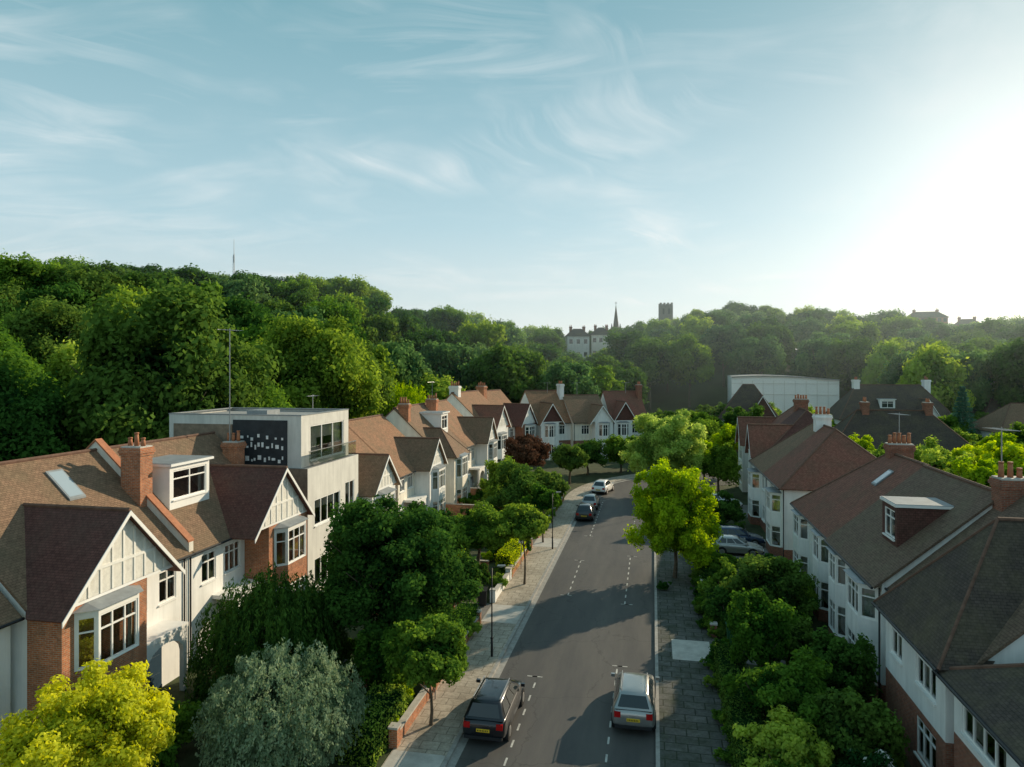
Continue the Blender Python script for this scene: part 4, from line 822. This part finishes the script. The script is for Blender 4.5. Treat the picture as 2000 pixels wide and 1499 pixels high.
def conifer(kd, r, hgt, seed, nl):
    NP.seed(seed); n = nl; t = NP.rand(n)**.75; lay = np.floor(t*14)/14; a = NP.rand(n)*6.28; prof = (1-lay)*(.75+.5*np.sin(a*5+lay*40)**2)
    rr = r*prof*NP.rand(n)**.5+.05; P = np.stack([np.cos(a)*rr, np.sin(a)*rr, .8+hgt*(lay+.06*NP.rand(n))-.12*rr], 1); out = np.stack([np.cos(a), np.sin(a), -.2+0*a], 1)
    return leafmesh('conifer_crown', P, nrm(np.array([0, 0, 1.])+NP.normal(size=(n, 3))*.5), .38, .4, .3*NP.rand(n)+.6*rr/r, L[kd], out+NP.normal(size=(n, 3))*.3)
cf = conifer('blue', 5.5, 15, 1, 16000); cft = trunkmesh('conifer_trunk', 9, .25, 9, 1, 3, 3)
for (u, d, s) in ((495, 80, .95), (450, 84, .85)):
    x, y = X2(u, 0, d); place_tree(cf, cft, x, y, 'blue-green cedar with layered branches', s=s)
cf2 = conifer('blue', 3.2, 12, 2, 12000)
for (u, d, s) in ((1880, 112, .95), (1700, 150, .8)):
    x, y = X2(u, 0, d); place_tree(cf2, cft, x, y, 'pointed blue-green conifer among houses', s=s)

# ------------------------------------------------------------ street furniture
def lamp(x, y, hgt, rot):
    e = empty('street_lamp', (x, y, .12), rot, 'slim dark street lamp on the pavement', 'street lamp', 'street lamps')
    mb = MB(); mb.tube((0, 0, 0), (0, 0, .9), .065, .06, 10, M['black']); mb.tube((0, 0, .9), (0, 0, hgt), .04, .028, 8, M['black']); mb.tube((0, 0, .9), (0, 0, .98), .08, .08, 10, M['black']); mb.obj('post', e, True)
    m2 = MB(); m2.tube((0, 0, hgt-.02), (.35, 0, hgt+.08), .022, .02, 6, M['black']); m2.obj('arm', e)
    m3 = MB(); m3.obox((.3, -.08, hgt+.06), (.4, 0, .03), (0, .16, 0), (0, 0, .07), M['metal']); m3.obox((.34, -.06, hgt+.045), (.3, 0, .02), (0, .12, 0), (0, 0, .02), M['paint']); m3.obj('lamp_head', e)
lamp(-8.15, 34.8, 4.6, 0); lamp(-8.1, 56.5, 4.6, 0); lamp(.6, 73, 4.6, 180)
M['signblue'] = mat('sign_blue', (.03, .1, .4), .5, .05)
def sign(x, y):
    e = empty('parking_sign', (x, y, .12), 0, 'small parking sign on a grey post', 'sign', 'parking signs')
    mb = MB(); mb.tube((0, 0, 0), (0, 0, 2.4), .03, .03, 8, M['metal']); mb.obj('post', e); m2 = MB(); m2.box(-.16, .16, -.06, -.04, 1.9, 2.35, M['paint']); m2.box(-.12, .12, -.064, -.0605, 2.12, 2.32, M['signblue']); m2.obj('plate', e)
sign(-9.6, 50.5); sign(-9.6, 29.8)
def bin_(x, y, rot, mt, lab):
    e = empty('wheelie_bin', (x, y, .1), rot, lab, 'bin', 'wheelie bins'); mb = MB()
    a, b_ = .23, .29
    V = [(-a, -a, .05), (a, -a, .05), (a, a, .05), (-a, a, .05), (-b_, -b_, .95), (b_, -b_, .95), (b_, b_, .95), (-b_, b_, .95)]
    for f in ((0, 3, 2, 1), (0, 1, 5, 4), (1, 2, 6, 5), (2, 3, 7, 6), (3, 0, 4, 7)): mb.poly([V[i] for i in f], mt)
    mb.obj('body', e); l_ = MB(); l_.obox((-.31, -.33, .95), (.62, 0, 0), (0, .66, .08), (0, 0, .05), mt); l_.obj('lid', e)
    for sx in (-.26, .2):
        w = MB(); w.tube((sx, .24, .1), (sx+.06, .24, .1), .1, .1, 12, M['black']); w.obj('wheel', e)
M['binblack'] = mat('black_plastic', (.03, .03, .03), .5, .1); M['bingreen'] = mat('green_plastic', (.02, .09, .04), .5, .1)
bin_(-10.5, 42.2, 10, M['binblack'], 'black wheelie bin beside the garden wall'); bin_(-10.9, 58.9, 0, M['bingreen'], 'green wheelie bin by the driveway'); bin_(4.2, 39.0, 90, M['bingreen'], 'green wheelie bin in shaded garden')

# ------------------------------------------------------------ cars
def paintmat(n, c, metal=.5):
    m, nt, b = newmat(n); b.inputs['Base Color'].default_value = c4(c); b.inputs['Metallic'].default_value = metal; b.inputs['Roughness'].default_value = .3
    b.inputs['Coat Weight'].default_value = .8; b.inputs['Coat Roughness'].default_value = .06
    tc = N(nt, 'ShaderNodeTexCoord'); n1 = N(nt, 'ShaderNodeTexNoise', Scale=3.0, Detail=5.0); mr = N(nt, 'ShaderNodeMapRange'); mr.inputs[3].default_value = .2; mr.inputs[4].default_value = .45
    nt.links.new(tc.outputs['Object'], n1.inputs['Vector']); nt.links.new(n1.outputs['Fac'], mr.inputs[0]); nt.links.new(mr.outputs[0], b.inputs['Roughness']); return m
M['rubber'] = mat('tyre_rubber', (.02, .02, .02), .85, .2)
M['rim'] = mat('alloy', (.45, .45, .46), .3, .1, metal=.9)
M['tail'] = mat('tail_lens', (.4, .01, .01), .2, .1); M['head'] = mat('head_lens', (.7, .72, .75), .1, .05); M['plate'] = mat('yellow_plate', (.75, .5, .03), .5, .05)
def car(x, y, rot, paint, label, Ln=4.3, Wd=1.8, Ht=1.5, suv=False):
    e = empty('parked_car', (x, y, .1 if x > 3 else 0), rot, label, 'car', 'parked cars'); w = Wd/2; hl = Ln/2; hb = .98 if not suv else 1.05
    st = [(-hl, .82, .42, hb-.26), (-hl+.05, .91, .33, hb-.1), (-hl+.2, .97, .28, hb-.02), (-hl+.5, 1, .24, hb), (-hl+.9, 1, .22, hb+.01), (0, 1, .2, hb-.02), (hl-1.3, 1, .2, hb-.05), (hl-.7, .98, .22, hb-.12), (hl-.3, .93, .25, hb-.22), (hl-.06, .84, .32, hb-.34), (hl, .7, .42, hb-.45)]
    mb = MB(); ring = []
    for (yy, ws, b_, h_) in st:
        ww = w*ws; half = [(ww*.88, b_), (ww*.98, b_+.1), (ww, b_+(h_-b_)*.45), (ww*.985, b_+(h_-b_)*.72), (ww*.93, h_-.03), (ww*.8, h_)]
        pts_ = half+[(0, h_+.025)]+[(-a, c) for a, c in reversed(half)]; ring.append(len(mb.v)); mb.v += [(a, yy, c) for a, c in pts_]
    n = 13; k = mb.mi(paint)
    for i in range(len(ring)-1):
        for j in range(n): a, b_ = ring[i]+j, ring[i]+(j+1) % n; c, d = ring[i+1]+(j+1) % n, ring[i+1]+j; mb.f.append((a, b_, c, d)); mb.m.append(k)
    mb.f.append(tuple(ring[0]+j for j in reversed(range(n)))); mb.m.append(k); mb.f.append(tuple(ring[-1]+j for j in range(n))); mb.m.append(k)
    bo = mb.obj('body', e, True); sb = bo.modifiers.new('s', 'SUBSURF'); sb.levels = 1; sb.render_levels = 2
    ya, yb_, yc, yd = -hl+(.1 if suv else .16), -hl+(.48 if suv else .7), hl-1.95, hl-1.12; zb = hb-.03; zt = Ht; wb, wt = w*.9, w*.66
    c = MB(); k = c.mi(paint)
    def rg(wx, y0, y1, z, r):
        y2 = (y0+y1)/2; P = [(-wx+r, y0), (wx-r, y0), (wx, y0+r), (wx+.005, y2), (wx, y1-r), (wx-r, y1), (-wx+r, y1), (-wx, y1-r), (-wx-.005, y2), (-wx, y0+r)]
        i = len(c.v); c.v += [(a, b_, z) for a, b_ in P]; return i
    def lp(t): return (wb+(wt-wb)*t, ya+(yb_-ya)*t, yd+(yc-yd)*t, zb+(zt-.06-zb)*t)
    rs = []
    for t, r_ in ((0, .08), (.5, .1), (.92, .1), (1.0, .12)):
        a, b0, b1, z_ = lp(t); rs.append(rg(a, b0, b1, z_, r_))
    a, b0, b1, z_ = lp(1); rs.append(rg(a-.12, b0+.12, b1-.12, zt-.012, .12)); rs.append(rg(a-.35, b0+.4, b1-.4, zt+.012, .1))
    for i in range(len(rs)-1):
        for j in range(10): c.f.append((rs[i]+j, rs[i]+(j+1) % 10, rs[i+1]+(j+1) % 10, rs[i+1]+j)); c.m.append(k)
    c.f.append(tuple(rs[-1]+j for j in range(10))); c.m.append(k)
    c.obj('cabin', e, True)
    B = [(-wb, ya, zb), (wb, ya, zb), (wb, yd, zb), (-wb, yd, zb)]; T = [(-wt, yb_, zt-.06), (wt, yb_, zt-.06), (wt, yc, zt-.06), (-wt, yc, zt-.06)]
    def quad(p, u0, u1, v0, v1, off):
        p = [Vector(q) for q in p]; nn = (p[1]-p[0]).cross(p[3]-p[0]).normalized()
        f = lambda u, v: (p[0].lerp(p[1], u)).lerp(p[3].lerp(p[2], u), v)+nn*off
        return [f(u0, v0), f(u1, v0), f(u1, v1), f(u0, v1)]
    for nm_, p, spl in (('rear_window', (B[0], B[1], T[1], T[0]), [(.09, .91)]), ('windscreen', (B[2], B[3], T[3], T[2]), [(.07, .93)]), ('side_window', (B[1], B[2], T[2], T[1]), [(.10, .36), (.39, .64), (.67, .9)]), ('side_window', (B[3], B[0], T[0], T[3]), [(.1, .33), (.36, .61), (.64, .9)])):
        for (a, b_) in spl:
            g = MB(); g.poly(quad(p, a, b_, .14, .9, .014), M['dglass']); g.obj(nm_, e)
    if suv:
        for sx in (-1, 1):
            g = MB(); g.tube((sx*(wt-.06), yb_+.15, zt+.04), (sx*(wt-.06), yc-.1, zt+.04), .022, .022, 6, M['metal']); 
            for q in (yb_+.2, yc-.15): g.tube((sx*(wt-.06), q, zt-.04), (sx*(wt-.06), q, zt+.04), .018, .018, 5, M['metal'])
            g.obj('roof_rail', e)
    for sy in (-hl+.82, hl-.85):
        for sx in (-1, 1):
            a = MB(); a.tube((sx*(w-.2), sy, .33), (sx*(w+.006), sy, .33), .385, .385, 20, M['black']); a.obj('wheel_arch', e)
            t = MB(); t.tube((sx*(w-.2), sy, .325), (sx*(w+.015), sy, .325), .325, .325, 20, M['rubber']); to = t.obj('wheel', e)
            r_ = MB(); r_.tube((sx*(w+.0151), sy, .325), (sx*(w+.022), sy, .325), .21, .2, 14, M['rim']); r_.obj('rim', to)
    for sx in (-1, 1):
        t = MB(); xx = sx*w*.86; t.box(min(xx, xx-sx*.26), max(xx, xx-sx*.26), -hl+.005, -hl+.3, hb-.34, hb-.12, M['tail']); t.obj('tail_light', e)
        t = MB(); xx = sx*w*.72; t.box(min(xx, xx-sx*.34), max(xx, xx-sx*.34), hl-.3, hl+.005, hb-.52, hb-.4, M['head']); t.obj('headlight', e)
        t = MB(); t.box(min(sx*w, sx*(w+.17)), max(sx*w, sx*(w+.17)), hl-1.38, hl-1.26, hb-.02, hb+.11, paint); t.obj('wing_mirror', e)
    t = MB(); t.box(-.27, .27, -hl-.02, -hl+.05, hb-.46, hb-.34, M['plate'])
    for i in range(7): t.box(-.23+i*.066, -.195+i*.066, -hl-.024, -hl-.0205, hb-.435, hb-.365, M['black'])
    t.obj('number_plate', e)
    t = MB(); t.box(-w*.84, w*.84, -hl-.025, -hl+.15, .3, .42, M['black']); t.obj('rear_bumper', e); t = MB(); t.box(-w*.7, w*.7, hl-.15, hl+.03, .3, .45, M['black']); t.obj('front_bumper', e)
P_blk = paintmat('black_car_paint', (.012, .014, .02)); P_sil = paintmat('silver_car_paint', (.38, .38, .37), .75); P_wh = paintmat('white_car_paint', (.8, .8, .79), 0); P_blue = paintmat('blue_car_paint', (.02, .045, .1)); P_dg = paintmat('dark_car_paint', (.04, .045, .05))
car(-6.6, 28.9, 0, P_blk, 'black estate car with roof rails parked at the kerb', 4.6, 1.85, 1.62, True)
car(-.78, 30.8, 0, P_sil, 'silver car parked beside the opposite kerb', 4.4, 1.8, 1.58, True)
car(-6.6, 69.6, 0, P_dg, 'dark grey car parked at the kerb', 4.2, 1.75, 1.5)
car(-6.6, 75.0, 0, P_sil, 'silver hatchback parked behind a dark car', 4.1, 1.75, 1.5)
car(-5.9, 84.5, -12, P_wh, 'pale silver car parked near the bend', 4.4, 1.8, 1.55)
car(7.0, 61.2, -88, P_blue, 'dark blue car parked on a driveway', 4.3, 1.8, 1.5)
car(6.6, 58.0, -92, P_sil, 'silver car parked on a driveway', 4.0, 1.75, 1.45)
car(7.2, 77.3, -88, P_wh, 'white car parked on a driveway', 4.2, 1.8, 1.5)
car(6.6, 74.0, -90, P_wh, 'white hatchback parked beside another car', 4.0, 1.75, 1.5)

# ------------------------------------------------------------ world
wd = bpy.data.worlds.new('World'); scene.world = wd; wd.use_nodes = True; nt = wd.node_tree; nt.nodes.clear()
sky = N(nt, 'ShaderNodeTexSky', sky_type='NISHITA'); sky.sun_disc = False; sky.sun_elevation = SUN_EL; sky.sun_rotation = SUN_AZ; sky.air_density = 1.0; sky.dust_density = .3; sky.ozone_density = 1.2
tc = N(nt, 'ShaderNodeTexCoord'); lk = nt.links.new
sep = N(nt, 'ShaderNodeSeparateXYZ'); lk(tc.outputs['Generated'], sep.inputs[0])
vr = N(nt, 'ShaderNodeValToRGB'); e_ = vr.color_ramp.elements; e_[0].position = 0; e_[1].position = 1
def hzc(c): return (c[0]/8, c[1]/8, c[2]/8, 1)
e_[0].color = hzc((5.4, 5.8, 5.8)); e_[1].color = hzc((.9, 2.0, 2.5))
for p_, c_ in ((.08, (4.6, 5.4, 5.6)), (.2, (3.1, 4.5, 4.95)), (.45, (1.5, 3.0, 3.4))):
    q = e_.new(p_); q.color = hzc(c_)
lk(sep.outputs[2], vr.inputs[0])
vs = N(nt, 'ShaderNodeVectorMath', operation='SCALE'); vs.inputs['Scale'].default_value = 8; lk(vr.outputs[0], vs.inputs[0])
base = N(nt, 'ShaderNodeMix', data_type='RGBA'); base.inputs[0].default_value = .88; lk(sky.outputs[0], base.inputs[6]); lk(vs.outputs[0], base.inputs[7])
zc2 = N(nt, 'ShaderNodeMath', operation='ADD'); zc2.inputs[1].default_value = .16; lk(sep.outputs[2], zc2.inputs[0])
zc3 = N(nt, 'ShaderNodeMath', operation='MAXIMUM'); zc3.inputs[1].default_value = .05; lk(zc2.outputs[0], zc3.inputs[0])
dx_ = N(nt, 'ShaderNodeMath', operation='DIVIDE'); lk(sep.outputs[0], dx_.inputs[0]); lk(zc3.outputs[0], dx_.inputs[1])
dy_ = N(nt, 'ShaderNodeMath', operation='DIVIDE'); lk(sep.outputs[1], dy_.inputs[0]); lk(zc3.outputs[0], dy_.inputs[1])
cmb = N(nt, 'ShaderNodeCombineXYZ'); lk(dx_.outputs[0], cmb.inputs[0]); lk(dy_.outputs[0], cmb.inputs[1])
def cirrus(rot, sc, wscale, warp, nscale, lo, hi, moff, mscale, mlo, mhi):
    wn = N(nt, 'ShaderNodeTexNoise', Scale=wscale, Detail=2.0); lk(cmb.outputs[0], wn.inputs['Vector'])
    ws = N(nt, 'ShaderNodeVectorMath', operation='SCALE'); ws.inputs['Scale'].default_value = warp; lk(wn.outputs['Color'], ws.inputs[0])
    wa = N(nt, 'ShaderNodeVectorMath', operation='ADD'); lk(cmb.outputs[0], wa.inputs[0]); lk(ws.outputs[0], wa.inputs[1])
    m0 = N(nt, 'ShaderNodeMapping'); m0.inputs['Rotation'].default_value = (0, 0, rad(rot)); lk(wa.outputs[0], m0.inputs['Vector'])
    mp = N(nt, 'ShaderNodeMapping'); mp.inputs['Scale'].default_value = sc; lk(m0.outputs[0], mp.inputs['Vector'])
    cn = N(nt, 'ShaderNodeTexNoise', Scale=nscale, Detail=12.0, Roughness=.6, Distortion=.6); lk(mp.outputs[0], cn.inputs['Vector'])
    cr = N(nt, 'ShaderNodeValToRGB'); cr.color_ramp.elements[0].position = lo; cr.color_ramp.elements[1].position = hi; lk(cn.outputs['Fac'], cr.inputs[0])
    mn = N(nt, 'ShaderNodeTexNoise', Scale=mscale, Detail=4.0); mp2 = N(nt, 'ShaderNodeMapping'); mp2.inputs['Location'].default_value = moff; lk(cmb.outputs[0], mp2.inputs[0]); lk(mp2.outputs[0], mn.inputs['Vector'])
    mr_ = N(nt, 'ShaderNodeValToRGB'); mr_.color_ramp.elements[0].position = mlo; mr_.color_ramp.elements[1].position = mhi; lk(mn.outputs['Fac'], mr_.inputs[0])
    cf_ = N(nt, 'ShaderNodeMath', operation='MULTIPLY'); lk(cr.outputs[0], cf_.inputs[0]); lk(mr_.outputs[0], cf_.inputs[1]); return cf_.outputs[0]
c1 = cirrus(-62, (.9, 3.0, 1), 1.0, .8, 1.5, .45, .84, (3.3, 1.2, 0), 1.7, .46, .68)
c2 = cirrus(-15, (.9, 2.6, 1), .8, .9, 1.5, .46, .84, (7.1, 4.7, 0), 1.4, .45, .68)
ca = N(nt, 'ShaderNodeMath', operation='MAXIMUM'); lk(c1, ca.inputs[0]); lk(c2, ca.inputs[1])
cb = N(nt, 'ShaderNodeMath', operation='MULTIPLY'); cb.inputs[1].default_value = .9; lk(ca.outputs[0], cb.inputs[0])
hd = Vector((math.sin(rad(27.5))*math.cos(rad(11.5)), math.cos(rad(27.5))*math.cos(rad(11.5)), math.sin(rad(11.5))))
dt = N(nt, 'ShaderNodeVectorMath', operation='DOT_PRODUCT'); lk(tc.outputs['Generated'], dt.inputs[0]); dt.inputs[1].default_value = hd
mx0 = N(nt, 'ShaderNodeMath', operation='MAXIMUM'); mx0.inputs[1].default_value = 0; lk(dt.outputs['Value'], mx0.inputs[0])
prev = base.outputs[2]
for ex, cc in ((48, (3.0, 2.35, 1.7)), (9, (.95, .65, .42))):
    pw = N(nt, 'ShaderNodeMath', operation='POWER'); pw.inputs[1].default_value = ex; lk(mx0.outputs[0], pw.inputs[0])
    gl = N(nt, 'ShaderNodeMix', data_type='RGBA', blend_type='ADD'); lk(pw.outputs[0], gl.inputs[0]); lk(prev, gl.inputs[6]); gl.inputs[7].default_value = (*cc, 1); prev = gl.outputs[2]
mx = N(nt, 'ShaderNodeMix', data_type='RGBA'); lk(cb.outputs[0], mx.inputs[0]); lk(prev, mx.inputs[6]); mx.inputs[7].default_value = (6.2, 6.4, 6.4, 1); prev = mx.outputs[2]
bg = N(nt, 'ShaderNodeBackground'); bg.inputs['Strength'].default_value = .15; lk(prev, bg.inputs[0])
out = N(nt, 'ShaderNodeOutputWorld'); lk(bg.outputs[0], out.inputs[0])
sl = bpy.data.lights.new('sun', 'SUN'); sl.energy = 5; sl.angle = rad(.6); sl.color = (1, .84, .60)
so = bpy.data.objects.new('sun', sl); COL.objects.link(so); so.rotation_euler = SUND.to_track_quat('Z', 'Y').to_euler(); so.location = (60, 100, 80)
# thin low summer haze over the far gardens and hills
hm = bpy.data.materials.new('summer_haze'); hm.use_nodes = True; hn = hm.node_tree; hn.nodes.clear()
vsn = N(hn, 'ShaderNodeVolumeScatter'); vsn.inputs['Color'].default_value = (.74, .92, 1, 1); vsn.inputs['Density'].default_value = .0008; vsn.inputs['Anisotropy'].default_value = .55
ho = N(hn, 'ShaderNodeOutputMaterial'); hn.links.new(vsn.outputs[0], ho.inputs['Volume'])
mb = MB(); mb.box(-700, 800, 118, 345, -20, 62, hm); o = mb.obj('haze_air'); o['kind'] = 'structure'
# ------------------------------------------------------------ camera
cd = bpy.data.cameras.new('camera'); cd.sensor_width = 36; cd.lens = 24.3; cd.shift_y = -.0147; cd.clip_end = 6000
co = bpy.data.objects.new('camera', cd); COL.objects.link(co); co.location = (0, 0, 15); co.rotation_euler = (rad(90), 0, math.atan(.2037)); scene.camera = co
scene.view_settings.view_transform = 'Standard'; scene.view_settings.look = 'None'; scene.view_settings.exposure = 0
print('cnt wood', cnt, 'objects', len(bpy.data.objects))
